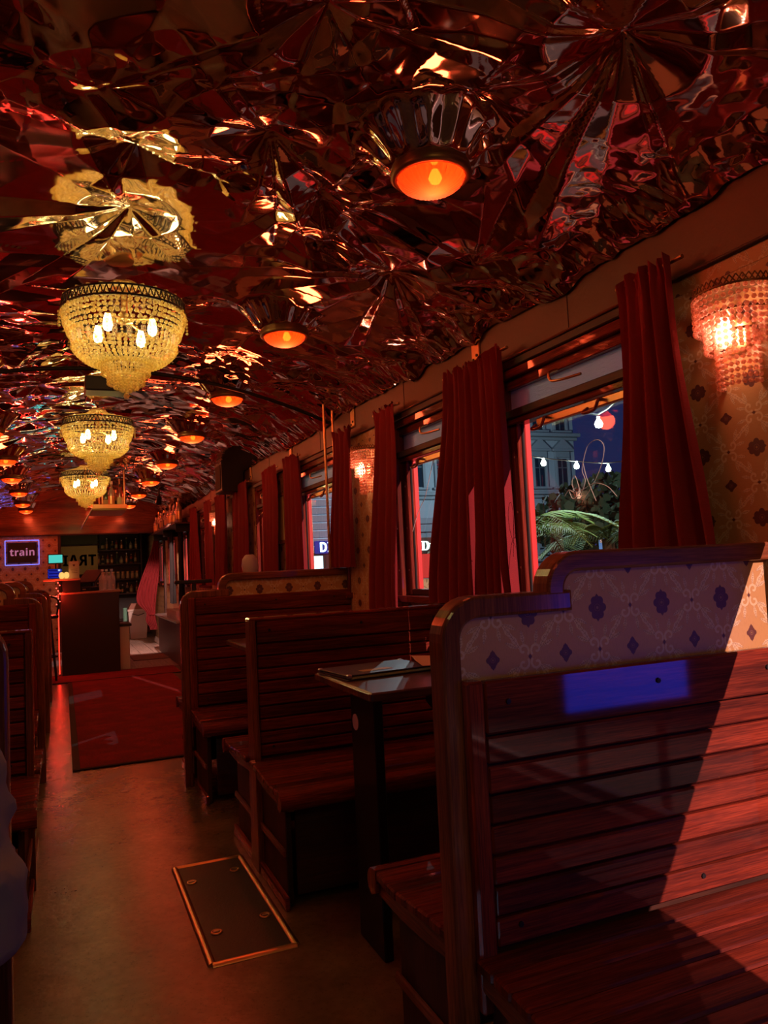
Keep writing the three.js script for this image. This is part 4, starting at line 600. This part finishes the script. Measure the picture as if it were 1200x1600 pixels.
{
  // shelf hung from the ceiling
  const G = thing('hanging_shelf', 'brass rod shelf hung from the ceiling near the bar', 'shelf', [0.5, 1.8, -8.75]);
  part('tray', span(-0.2, 0.14, -0.02, 0.0, -0.5, 0.3, 0.004), std({ color: 0x8a6b3a, roughness: 0.5 }), G); part('lip', span(-0.2, 0.14, 0, 0.045, 0.28, 0.3, 0.003), M.brass, G);
  for (const [x, z] of [[-0.1, 0.28], [0.12, 0.28], [-0.1, -0.45], [0.12, -0.45]]) part('rod', rod([x, 0, z], [x, 0.4, z], 0.008), M.brass, G);
  part('slanted_panel', cbox(0.012, 0.2, 0.75, 0.004).rotateZ(-0.5).translate(-0.248, -0.08, -0.1), M.steel, G);
  for (let i = 0; i < 4; i++) bottle(`${ORD[i]} bottle from the left on the hanging shelf`, 'bottles on the hanging shelf', [0.455 + i * 0.045, 1.8, -8.75 + (i % 2) * 0.12], i + 1);
  const W = thing('high_wall_shelf', 'high bottle shelf above the windows by the bar', 'shelf', [0, 0, 0]);
  part('board', span(1.27, XR - 0.002, 1.69, 1.71, -9.55, -12.3, 0.004, 2), M.dark, W); for (const z of [-9.7, -11, -12.2]) part('bracket', span(1.3, XR - 0.002, 1.6, 1.69, z - 0.012, z + 0.012, 0.003), M.iron, W);
  for (let i = 0; i < 24; i++) bottle(`${ORD[i]} bottle from the near end of the high wall shelf`, 'bottles on the high wall shelf', [1.33 + rr(-0.015, 0.03), 1.71, -9.66 - i * 0.108], i * 5 + 2);
  for (const [za, zb, l] of [[[-9.95, -10.25], [-10.0, -10.3], 'black curtain nearer the benches under the bottle shelf'], [[-10.85, -11.15], [-10.8, -11.2], 'black curtain under the bottle shelf next to the red drape']]) { const c = thing('black_curtain', l, 'curtain'); part('cloth', curtainGeo({ xw: XR, sgn: 1, zt: za, zb, y0: 1.69, y1: 0.68, folds: 4, off: 0.1 }), M.blackCloth, c); }
  const T = thing('side_counter', 'low side counter with chrome rail under the black curtains', 'counter', [1.38, 0, -10.2]);
  part('top', span(-0.16, 0.12, 0.5, 0.53, -1.3, 0.9, 0.006, 2), M.steel, T); part('body', span(-0.12, 0.12, 0.0, 0.5, -1.28, 0.88, 0.004, 2), std({ color: 0x5a4038, roughness: 0.5 }), T); part('rail', tube([[-0.17, 0.52, -1.2], [-0.19, 0.53, 0], [-0.17, 0.52, 0.88]], 0.008, 16, 6), M.steel, T);
  const gl = phys({ color: col(0.95, 0.93, 0.93), transmission: 0.8, roughness: 0.25, thickness: 0, name: 'drinking_glass', side: THREE.DoubleSide });
  const gg = lathe([[0.0001, 0.0], [0.028, 0.0], [0.036, 0.11], [0.034, 0.11], [0.026, 0.006]], 12);
  for (let i = 0; i < 24; i++) { const g = solo('drinking_glass', gg, gl, `${ORD[i >> 1]} drinking glass from the near end of the ${i % 2 ? 'wall-side' : 'aisle-side'} row on the side counter`, 'glass', [1.27 + (i % 2) * 0.085, 0.53, -9.4 - Math.floor(i / 2) * 0.085], 0, i % 2 ? 'inner row of glasses' : 'aisle-side row of glasses'); }
  const sg = thing('lit_bottle', 'clear bottle glinting red on the counter, right one', 'bottle', [0.53, 0.935, -9.5]); part('body', bottleG(0.04, 0.24, 0.014), gl, sg); part('cap', new THREE.CylinderGeometry(0.016, 0.016, 0.02, 10).translate(0, 0.235, 0), M.steel, sg); copy(sg, 'clear bottle glinting red on the counter, left one', [0.43, 0.935, -9.5]); copy(sg, 'clear bottle glinting red on the counter, rear middle one', [0.48, 0.935, -9.62]);
  const mt = thing('striped_mat', 'pale ribbed mat on the bar floor', 'mat', [1.05, 0, -10.7]); for (let i = 0; i < 12; i++) part('rib', at(cbox(0.45, 0.01, 0.025, 0.003), 0, 0.006, -0.27 + i * 0.05), std({ color: 0x8c7a72, roughness: 0.8 }), mt); part('backing', at(cbox(0.46, 0.004, 0.62, 0.001), 0, 0.002, 0), M.iron, mt);
  const rb = thing('coat_bar', 'short black bar fixed behind the far partition', 'bar', [0.72, 1.03, -4.75]); part('bar', span(-0.1, 0.12, 0, 0.022, -0.02, 0.02, 0.004), M.black, rb); part('post', span(0.0, 0.025, -1.03, 0, -0.012, 0.012, 0.003, 1), M.black, rb);
}

// ------------------------------------------------------------------ seated person at the left edge (only the sleeve shows)
function sdfMesh(bones, lo, size, res, k = 0.02, inflate = 0) {
  const mc = new MarchingCubes(res, M.black, false, false, 120000); mc.isolation = 0; const n = res, f = mc.field; f.fill(0);
  const B = bones.map(([a, b, ra, rb]) => { const d = [b[0] - a[0], b[1] - a[1], b[2] - a[2]]; return { a, d, L: d[0] * d[0] + d[1] * d[1] + d[2] * d[2] + 1e-9, ra, rb }; });
  for (let z = 0; z < n; z++) for (let y = 0; y < n; y++) for (let x = 0; x < n; x++) {
    const p = [lo[0] + (x / (n / 2)) / 2 * size, lo[1] + (y / (n / 2)) / 2 * size, lo[2] + (z / (n / 2)) / 2 * size]; let s = 0, m = 1e9;
    for (const q of B) { const e = [p[0] - q.a[0], p[1] - q.a[1], p[2] - q.a[2]], t = clamp((e[0] * q.d[0] + e[1] * q.d[1] + e[2] * q.d[2]) / q.L); const dd = Math.hypot(e[0] - q.d[0] * t, e[1] - q.d[1] * t, e[2] - q.d[2] * t) - (q.ra + (q.rb - q.ra) * t) - inflate; m = m > 1e8 ? dd : (() => { const h = clamp(0.5 + 0.5 * (dd - m) / k); return dd + (m - dd) * h - k * h * (1 - h); })(); }
    f[x + y * n + z * n * n] = -m;
  }
  mc.update(); const c = mc.count, g = new THREE.BufferGeometry(), P0 = mc.positionArray.slice(0, c * 3), N0 = mc.normalArray.slice(0, c * 3);
  for (let i = 0; i < c; i++) for (let a = 0; a < 3; a++) P0[i * 3 + a] = lo[a] + (P0[i * 3 + a] + 1) / 2 * size;
  g.setAttribute('position', new THREE.BufferAttribute(P0, 3)); g.deleteAttribute('normal');
  const w = mergeVertices(g, 1e-5); w.computeVertexNormals(); return w;
}
{
  const G = thing('person', 'person in blue-grey sleeve seated at the left edge, cropped by the frame', 'person', [0, 0, 0]);
  const cx = -0.375, sh = 0.165, S = (s, dx, y, z) => [cx + s * dx, y, z];
  const hip = (s) => S(s, 0.1, 0.5, -1.46), knee = (s) => S(s, 0.17, 0.5, -1.03), ank = (s) => S(s, 0.17, 0.09, -1.0);
  const shd = (s) => S(s, sh, 0.93, -1.47), elb = (s) => S(s, 0.262, 0.64, -1.25), wr = (s) => S(s, 0.14, 0.6, -1.05);
  const torso = [[[cx, 0.5, -1.46], [cx, 0.78, -1.48], 0.125, 0.12], [[cx, 0.78, -1.48], [cx, 0.95, -1.47], 0.12, 0.1], [shd(-1), shd(1), 0.07, 0.07]];
  const arms = [-1, 1].flatMap((s) => [[shd(s), elb(s), 0.056, 0.044], [elb(s), wr(s), 0.044, 0.03]]);
  const legs = [-1, 1].flatMap((s) => [[hip(s), knee(s), 0.085, 0.06], [knee(s), ank(s), 0.058, 0.038]]);
  const headB = [[[cx, 1.0, -1.47], [cx, 1.12, -1.455], 0.052, 0.05], [[cx, 1.15, -1.44], [cx, 1.22, -1.455], 0.07, 0.085], [[cx, 1.12, -1.4], [cx, 1.13, -1.39], 0.045, 0.04], [[cx, 1.175, -1.36], [cx, 1.15, -1.345], 0.012, 0.016], [[cx - 0.085, 1.18, -1.45], [cx - 0.085, 1.16, -1.45], 0.016, 0.012], [[cx + 0.085, 1.18, -1.45], [cx + 0.085, 1.16, -1.45], 0.016, 0.012], [[cx - 0.02, 1.118, -1.356], [cx + 0.02, 1.118, -1.356], 0.007, 0.007]];
  const hands = [-1, 1].flatMap((s) => { const w = wr(s), pm = [w[0] - s * 0.04, w[1] - 0.005, w[2] + 0.06], out = [[w, pm, 0.026, 0.03]]; for (let f = 0; f < 4; f++) { const o = (f - 1.5) * 0.019, b = [pm[0] + o * 0.85, pm[1], pm[2] + 0.015 + o * 0.3 * s], l = [0.036, 0.042, 0.04, 0.03][f], m = [b[0] - s * 0.012, b[1] - 0.004, b[2] + l], t = [m[0] - s * 0.006, m[1] - 0.02, m[2] + l * 0.6]; out.push([b, m, 0.0095, 0.0088], [m, t, 0.0088, 0.0075]); } const tb = [pm[0] - s * 0.028, pm[1], pm[2] - 0.03]; out.push([tb, [tb[0] - s * 0.028, tb[1] - 0.004, tb[2] + 0.026], 0.011, 0.0095], [[tb[0] - s * 0.028, tb[1] - 0.004, tb[2] + 0.026], [tb[0] - s * 0.03, tb[1] - 0.012, tb[2] + 0.05], 0.0095, 0.008]); return out; });
  const skin = std({ color: 0xb98468, roughness: 0.6 });
  const body = merge([sdfMesh([...torso, ...arms, ...legs, [[cx, 0.95, -1.47], [cx, 1.1, -1.46], 0.06, 0.05]], [cx - 0.72, 0, -1.95], 1.44, 96, 0.03), sdfMesh(headB, [cx - 0.2, 0.95, -1.65], 0.4, 84, 0.018), ...[-1, 1].map((s) => sdfMesh(hands.slice(s < 0 ? 0 : hands.length / 2, s < 0 ? hands.length / 2 : hands.length), [wr(s)[0] - 0.14, wr(s)[1] - 0.14, wr(s)[2] - 0.06], 0.28, 84, 0.006))]);
  part('body', body, skin, G);
  const denim = std({ color: 0x73726e, roughness: 0.92, bumpMap: rep(fineNoise, 8, 8), bumpScale: 0.001 });
  const wob = (g, a, f) => { const p = g.attributes.position, n = g.attributes.normal; for (let i = 0; i < p.count; i++) { const d = a * (vn(p.getX(i) * f + 3, p.getY(i) * f * 1.6) + vn(p.getZ(i) * f + 7, p.getY(i) * f * 1.6) - 1); p.setXYZ(i, p.getX(i) + n.getX(i) * d, p.getY(i) + n.getY(i) * d, p.getZ(i) + n.getZ(i) * d); } g.computeVertexNormals(); return g; };
  part('jacket', wob(sdfMesh([...torso, ...arms.map(([a, b, r, q]) => [a, b, r, q * 0.95])], [cx - 0.72, 0, -1.95], 1.44, 110, 0.035, 0.016), 0.022, 20), denim, G, 'blue-grey jacket sleeve with elbow folds');
  part('trousers', wob(sdfMesh([[hip(-1), hip(1), 0.09, 0.09], ...legs], [cx - 0.72, 0, -1.95], 1.44, 100, 0.035, 0.013), 0.008, 14), std({ color: 0x2c3440, roughness: 0.92 }), G);
  for (const s of [-1, 1]) { const a = ank(s); part('shoe', sdfMesh([[[a[0], 0.045, a[2] - 0.05], [a[0], 0.04, a[2] + 0.14], 0.045, 0.036], [[a[0], 0.05, a[2]], [a[0], 0.1, a[2]], 0.045, 0.045]], [a[0] - 0.2, -0.1, a[2] - 0.2], 0.5, 50, 0.02), M.black, G); }
  part('hair', sdfMesh([[[cx, 1.215, -1.47], [cx, 1.24, -1.46], 0.098, 0.092], [[cx, 1.15, -1.51], [cx, 1.1, -1.51], 0.07, 0.05]], [cx - 0.25, 0.95, -1.7], 0.5, 60, 0.02), std({ color: 0x20150f, roughness: 0.8 }), G);
  for (const s of [-1, 1]) part('eye', new THREE.SphereGeometry(0.0105, 12, 8).translate(cx + s * 0.03, 1.178, -1.378), M.iron, G);
}

// ------------------------------------------------------------------ outside
{
  const gr = struct('ground', 'dark paved street outside the carriage'); gr.userData.category = 'ground';
  part('paving', new THREE.BoxGeometry(200, 0.2, 200).translate(20, -1.2, -30), std({ color: 0x4a4642, roughness: 0.9 }), gr);
  // floodlight mast
  const F = thing('flood_mast', 'tall street mast with floodlight outside', 'street lamp', [FLOOD.x + 0.6, -1.1, FLOOD.z + 0.6]);
  part('mast', lathe([[0.0001, 0], [0.1, 0], [0.06, 13.5], [0.0001, 13.5]], 12), M.steel, F); part('lamp_head', at(cbox(0.5, 0.2, 0.5, 0.03), -0.35, 13.5, -0.35), M.iron, F); part('lamp_glass', at(cbox(0.3, 0.02, 0.3, 0.003), -0.5, 13.36, -0.5), lamp(col(1, 0.6, 0.5), 30, 'flood_lamp'), F); part('arm', rod([0, 13.4, 0], [-0.4, 13.55, -0.4], 0.04), M.steel, F);
  const cl = thing('street_lamp', 'cool white street lamp on the other side of the carriage', 'street lamp', [-7.5, -1.1, 3.5]); part('post', lathe([[0.0001, 0], [0.1, 0], [0.05, 4.6], [0.0001, 4.6]], 10), M.iron, cl); part('bracket', tube([[0, 4.5, 0], [-0.35, 5.3, 0], [0.0, 5.75, 0]], 0.03, 12, 6), M.iron, cl); part('lamp_head', lathe([[0.0001, 5.75], [0.25, 5.5], [0.25, 5.42], [0.0001, 5.42]], 14), M.iron, cl); part('lamp_glass', lathe([[0.2, 5.41], [0.12, 5.3], [0.0001, 5.26]], 14), lamp(col(0.5, 0.7, 1), 10, 'street_lamp_glass'), cl); { const pl = new THREE.PointLight(col(0.42, 0.6, 1), 14, 0, 2); pl.position.set(0, 5.1, 0); cl.add(pl); }
  // blue light box on a kiosk front, shining in through the window behind the camera
  const Bx = thing('blue_light_box', 'blue glowing advertising box on the street behind the camera', 'light box', [3.1, 0.55, 1.26]);
  part('housing', at(cbox(0.98, 0.8, 0.12, 0.01), 0, 0, 0.08), M.iron, Bx); part('face', at(cbox(0.9, 0.72, 0.01, 0.002), 0, 0, 0.012), lamp(col(0.02, 0.05, 1), 2.2, 'light_box_screen'), Bx); part('leg', rod([-0.3, -1.65, 0.08], [-0.3, -0.35, 0.08], 0.03), M.iron, Bx); part('leg', rod([0.3, -1.65, 0.08], [0.3, -0.35, 0.08], 0.03), M.iron, Bx);
  const bl = new THREE.RectAreaLight(col(0.035, 0.055, 1), 2.6, 0.9, 0.72); bl.position.set(0, 0, -0.004); bl.lookAt(0, 0, -10); Bx.add(bl);
}
const plaster = std({ color: 0x8a98a4, roughness: 0.9, bumpMap: rep(fineNoise, 0.5, 0.5), bumpScale: 0.02, name: 'grey_plaster' }), stone = std({ color: 0x77828c, roughness: 0.9, name: 'facade_stone' }), winGlass = std({ color: 0x1a2634, roughness: 0.15, name: 'dark_window_glass' }), winFrame = std({ color: 0x4d5a66, roughness: 0.7, name: 'window_frame' });
{
  const G = thing('apartment_building', 'grey-blue old apartment house with pedimented windows across the street', 'building', [0, 0, -53]);
  const x1 = 40, x0 = 12, mid = (x0 + x1) / 2;
  part('wall', new THREE.BoxGeometry(x1 - x0, 26, 10).translate(mid, 11.8, -5), plaster, G);
  for (const y of [6.2, 11.0, 15.8]) part('cornice', merge([at(cbox(x1 - x0 + 0.6, 0.3, 0.9, 0.05), mid, y, 0.2), at(cbox(x1 - x0 + 0.3, 0.25, 0.5, 0.05), mid, y - 0.3, 0.1)]), stone, G);
  for (let k = 0; k < 10; k++) part('stone_course', at(cbox(x1 - x0 + 0.12, 0.46, 0.4, 0.05), mid, -0.9 + k * 0.56, 0.02), stone, G);
  const pedS = new THREE.Shape(); pedS.moveTo(-1, 0); pedS.lineTo(1, 0); pedS.lineTo(0, 0.9); const pedG = new THREE.ExtrudeGeometry(pedS, { depth: 0.4, bevelEnabled: false }), bar = cbox(2.1, 0.22, 0.5, 0.03), sillG = cbox(1.9, 0.18, 0.45, 0.03), glassG = cbox(1.0, 2.3, 0.06, 0.01), jambG = cbox(0.22, 2.5, 0.3, 0.03), mull = cbox(0.07, 2.3, 0.05, 0.005), trans = cbox(1.0, 0.08, 0.05, 0.005), frieze = cbox(1.5, 0.5, 0.24, 0.03);
  for (let c = 0; c < 12; c++) { const x = 38.65 - c * 2.25; [[2.0, 0], [7.9, 1], [12.6, 0], [17.4, 0]].forEach(([y, ped]) => {
    const w = new THREE.Group(); w.name = 'facade_window'; w.position.set(x, y, 0); G.add(w);
    part('pane', at(glassG, 0, 0, 0.02), winGlass, w); part('jamb', at(jambG, -0.62, 0, 0.1), stone, w); part('jamb', at(jambG, 0.62, 0, 0.1), stone, w); part('sill', at(sillG, 0, -1.3, 0.2), stone, w); part('mullion', at(mull, 0, 0, 0.07), winFrame, w); part('transom', at(trans, 0, 0.4, 0.07), winFrame, w);
    if (ped) { part('frieze', at(frieze, 0, 1.5, 0.1), stone, w); part('pediment', at(pedG, 0, 1.95, 0), stone, w); part('hood', at(bar, 0, 1.85, 0.2), stone, w); } else part('hood', at(bar, 0, 1.4, 0.18), stone, w);
  }); }
  // street lamps that light the facade
  for (const [x, z, k, l] of [[26, -42, 330, 'street lamp standing before the apartment house'], [17, -30, 120, 'street lamp further along the street'], [9.2, -15.2, 150, 'street lamp near the kiosk and palms']]) { const s = thing('street_lamp', l, 'street lamp', [x, -1.1, z]); part('post', lathe([[0.0001, 0], [0.12, 0], [0.06, 7.9], [0.0001, 7.9]], 10), M.iron, s); part('bracket', tube([[0, 7.8, 0], [0.3, 8.6, 0], [0.0, 8.95, 0]], 0.03, 12, 6), M.iron, s); part('lamp_head', lathe([[0.0001, 8.95], [0.3, 8.7], [0.3, 8.62], [0.0001, 8.62]], 14), M.iron, s); part('lamp_glass', lathe([[0.24, 8.61], [0.15, 8.5], [0.0001, 8.46]], 14), lamp(col(0.75, 0.95, 1), 12, 'street_lamp_glass'), s); const pl = new THREE.PointLight(col(0.72, 0.9, 1), k, 0, 2); pl.position.set(0, 8.3, 0); pl.castShadow = true; s.add(pl); }
}
{
  // palms
  const frondG = (L, droop, k) => {
    const list = [], P_ = (t) => new THREE.Vector3(L * t, L * (0.55 * t - droop * t * t), 0); const c = new THREE.CatmullRomCurve3([0, 0.25, 0.5, 0.75, 1].map(P_)); list.push(new THREE.TubeGeometry(c, 12, 0.012, 5));
    for (let i = 2; i < 34; i++) for (const s of [-1, 1]) { const t = i / 34, p = P_(t), l = 0.34 * L * Math.sin(Math.PI * Math.pow(t, 0.7)) * 0.8 + 0.06, d = new THREE.Vector3(0.55, -0.35 - 0.25 * vn(i * 0.7, k), s).normalize(), e = p.clone().addScaledVector(d, l), w = 0.018; const g = new THREE.BufferGeometry(); g.setAttribute('position', new THREE.Float32BufferAttribute([p.x - w, p.y, p.z, p.x + w, p.y + 0.004, p.z, e.x, e.y, e.z, p.x, p.y - 0.01, p.z, p.x - w, p.y, p.z, e.x, e.y, e.z], 3)); g.computeVertexNormals(); list.push(g); }
    list.forEach((g) => { g.deleteAttribute('uv'); }); return merge(list);
  };
  const variants = [[1.5, 0.75], [1.3, 0.55], [1.6, 0.95]].map(([l, d], k) => frondG(l, d, k * 3)), leafM = phys({ color: 0x4c6b2c, roughness: 0.6, side: THREE.DoubleSide, name: 'palm_leaf' }), trunkM = std({ color: 0x5a4630, roughness: 0.95 });
  for (const [x, z, y, n, sc, label] of [[6.2, -9.6, 1.45, 15, 0.9, 'potted palm seen through the nearest window at its left'], [9.4, -11.6, 1.35, 17, 1.1, 'potted palm with long drooping fronds at the right of the nearest window'], [6.9, -13.4, 0.9, 12, 0.9, 'small palm behind the neon script sign']]) {
    const G = thing('palm_tree', label, 'palm', [x, -1.1, z]); part('trunk', lathe([[0.0001, 0], [0.13, 0], [0.1, 0.6], [0.12, y + 1.1], [0.0001, y + 1.1]], 10), trunkM, G); part('pot', lathe([[0.0001, 0], [0.24, 0], [0.32, 0.5], [0.29, 0.5], [0.28, 0.42], [0.0001, 0.4]], 20), std({ color: 0x6a3a26, roughness: 0.8 }), G);
    for (let k = 0; k < n; k++) { const m = part('frond', variants[k % 3], leafM, G); m.position.set(0, y + 1.1, 0); m.rotation.set(0, k * 2.4, 0); m.scale.setScalar(sc * rr(0.85, 1.1)); m.rotation.order = 'YXZ'; m.rotation.z = rr(-0.15, 0.35); }
  }
  // dark broadleaf tree
  const T = thing('street_tree', 'dark leafy tree behind the palms on the right of the window', 'tree', [17.5, -1.1, -21]); part('trunk', lathe([[0.0001, 0], [0.25, 0], [0.16, 3], [0.0001, 3.2]], 10), trunkM, T);
  const leaves = new THREE.InstancedMesh(new THREE.CircleGeometry(0.14, 5), std({ color: 0x2c3d22, roughness: 0.8, side: THREE.DoubleSide }), 2600); leaves.name = 'foliage'; leaves.userData.kind = 'stuff'; const o = new THREE.Object3D();
  for (let i = 0; i < 2600; i++) { const a = rr(0, 6.28), h = rr(-1, 1), q = Math.cbrt(rnd()), r = Math.sqrt(1 - h * h) * q; o.position.set(r * Math.cos(a) * 2.9, 3.3 + h * q * 1.6, r * Math.sin(a) * 2.9); o.rotation.set(rr(0, 6), rr(0, 6), rr(0, 6)); o.scale.setScalar(rr(0.6, 1.4)); o.updateMatrix(); leaves.setMatrixAt(i, o.matrix); } T.add(leaves);
  // string lights
  const bulbM = lamp(col(0.85, 1, 0.8), 14, 'string_bulb');
  const L1 = thing('string_lights', 'cable with three round white bulbs across the street terrace', 'string lights', [0, 0, 0]); part('cable', tube([[4.2, 2.75, -9], [6.26, 2.46, -9], [6.82, 2.42, -9], [7.38, 2.4, -9], [9.5, 2.7, -9]], 0.008, 40, 5), M.black, L1); for (const x of [4.2, 9.5]) part('pole', rod([x, -1.1, -9], [x, 2.78, -9], 0.03), M.iron, L1);
  const L2 = thing('string_lights', 'cable with a single large white bulb near the window top', 'string lights', [0, 0, 0]); part('cable', tube([[9.13, 3.9, -15.13], [5.35, 2.72, -7], [4.84, 2.44, -6], [4.0, 2.5, -4.2]], 0.008, 30, 5), M.black, L2); for (const [x, z, y] of [[4.0, -4.2, 2.5]]) part('pole', rod([x, -1.1, z], [x, y, z], 0.03), M.iron, L2);
  const gb = lathe([[0.0001, -0.055], [0.03, -0.045], [0.04, -0.015], [0.03, 0.015], [0.015, 0.035], [0.015, 0.06], [0.0001, 0.06]], 14);
  for (const [g, p] of [[L1, [6.26, 2.4, -9]], [L1, [6.82, 2.36, -9]], [L1, [7.38, 2.32, -9]], [L2, [4.84, 2.36, -6]]]) { part('bulb', gb.clone().translate(...p), bulbM, g); const pl = new THREE.PointLight(col(0.85, 1, 0.8), 2.2, 0, 2); pl.position.set(p[0], p[1] - 0.01, p[2]); pl.castShadow = true; g.add(pl); }
  // kiosk with roller shutters, signs
  const K = thing('shutter_kiosk', 'blue-grey kiosk with horizontal corrugated siding', 'kiosk', [0, -1.1, -16.4]); const sid = std({ color: 0x7f9db4, roughness: 0.55, metalness: 0.2 }); part('wall', span(3.2, 6.4, 0, 6, -3, -0.02, 0.02), sid, K);
  for (let i = 0; i < 26; i++) part('siding_board', cbox(3.2, 0.17, 0.05, 0.015).rotateX(0.18).translate(4.8, 2.56 + i * 0.175, 0.02), sid, K);
  part('vent_slot', span(5.05, 5.45, 4.05, 4.1, 0.05, 0.06, 0.003), M.black, K); part('shop_front', span(3.2, 6.4, 0.0, 2.45, -0.02, 0.055, 0.01), M.iron, K); part('shop_window', span(4.85, 5.36, 1.9, 2.42, 0.06, 0.075, 0.003), lamp(col(0.65, 0.9, 1), 2.4, 'lit_shop_window'), K);
  const s1 = thing('neon_sign', 'white and blue neon sign reading DI under the kiosk siding', 'sign', [5.42, 1.51, -16.28]); part('letters', text('DI', 0.2, 0.03).scale(1.0, 1.1, 1), lamp(col(0.45, 0.6, 1), 5, 'neon_sign_letters'), s1); part('backing', at(cbox(0.5, 0.28, 0.02, 0.005), 0, 0, -0.02), lamp(col(0.02, 0.05, 0.6), 0.6, 'neon_sign_panel'), s1);
  const s2 = thing('neon_sign', 'white script neon sign reading Dun outside the second window', 'sign', [5.95, 1.36, -12]); part('letters', text('Dun', 0.16, 0.03, serif), lamp(col(0.7, 1, 0.95), 4, 'neon_sign_letters'), s2); part('panel', at(cbox(0.75, 0.3, 0.03, 0.02), 0, 0, -0.03), M.iron, s2); part('post', rod([0, -2.46, -0.03], [0, -0.1, -0.03], 0.04), M.iron, s2);
  const b1 = thing('terrace_screen', 'terrace screen with red board over a leaf printed panel', 'screen board', [2.95, -1.1, -6.05]); part('red_board', span(-0.5, 0.5, 2.05, 2.26, 0, 0.04, 0.004), std({ color: 0x9a2a24, roughness: 0.8 }), b1);
  const lc = document.createElement('canvas'); lc.width = 512; lc.height = 256; const lg = lc.getContext('2d'); lg.fillStyle = '#2d2f22'; lg.fillRect(0, 0, 512, 256); for (let i = 0; i < 150; i++) { lg.save(); lg.translate(rnd() * 512, rnd() * 256); lg.rotate(rnd() * 6.3); lg.fillStyle = i % 3 ? '#8f8c66' : '#6d6f4a'; lg.beginPath(); lg.ellipse(0, 0, 34, 11, 0, 0, 7); lg.fill(); lg.strokeStyle = '#3a3b2a'; lg.beginPath(); lg.moveTo(-34, 0); lg.lineTo(34, 0); lg.stroke(); lg.restore(); } const lt = new THREE.CanvasTexture(lc); lt.colorSpace = THREE.SRGBColorSpace; lt.wrapS = lt.wrapT = THREE.RepeatWrapping;
  part('leaf_panel', boxUV(new THREE.BoxGeometry(1, 0.45, 0.03), 0).translate(0, 1.82, 0.02), std({ map: lt, roughness: 0.8 }), b1, 'panel printed with leaves'); for (const s of [-1, 1]) part('post', span(s * 0.5 - 0.02, s * 0.5 + 0.02, 0, 2.26, 0, 0.04, 0.004, 1), M.iron, b1);
  const s3 = thing('post_sign', 'small blue and white post sign beyond the palms', 'sign', [11.25, 1.3, -14]); part('plate', cbox(0.34, 0.26, 0.03, 0.01), lamp(col(0.2, 0.45, 1), 0.5, 'lit_sign_plate'), s3); part('band', at(cbox(0.3, 0.08, 0.01, 0.002), 0, 0.05, 0.02), M.white, s3); part('post', rod([0, -2.4, 0], [0, -0.13, 0], 0.03), M.steel, s3);
}
{
  // scratched scribble on the nearest pane, loose string on the second
  const sx = XR + 0.0395, sm = std({ color: 0xb9c4b0, roughness: 0.9 }), G = thing('glass_scratch', 'pale scratched scribble on the nearest window pane', 'scratch', [0, 0, 0]);
  for (const l of [[[1.292, -2.113], [1.31, -2.09], [1.3, -2.06], [1.33, -2.07], [1.356, -2.054], [1.316, -2.035], [1.294, -2.027], [1.332, -2.0], [1.365, -2.013], [1.404, -1.999], [1.442, -1.973], [1.45, -1.925], [1.43, -1.899], [1.391, -1.906], [1.336, -1.942], [1.262, -2.024]], [[1.391, -2.007], [1.342, -1.993], [1.262, -1.953]], [[1.303, -2.019], [1.317, -1.954], [1.3, -1.894], [1.266, -1.854]], [[1.31, -2.09], [1.28, -2.07], [1.285, -2.05], [1.3, -2.045]]]) part('scratch_line', tube(l.map(([y, z]) => [sx, y, z]), 0.0011, 60, 4), sm, G);
  solo('loose_string', tube([[XR + 0.012, 1.56, -3.0], [XR + 0.02, 1.4, -3.12], [XR + 0.022, 1.39, -3.13], [XR + 0.015, 1.325, -3.2], [XR + 0.01, 1.24, -3.26]], 0.0016, 30, 5), M.white, 'pale knotted string hanging from the second window catch', 'string');
}
scene.traverse((o) => { if (o.isMesh) { o.castShadow = true; o.receiveShadow = true; } if (o.isPointLight || o.isSpotLight) { o.castShadow = true; } });
flood.shadow.mapSize.set(2048, 2048); flood.shadow.camera.near = 1; flood.shadow.camera.far = 60;
renderer.render(scene, camera);
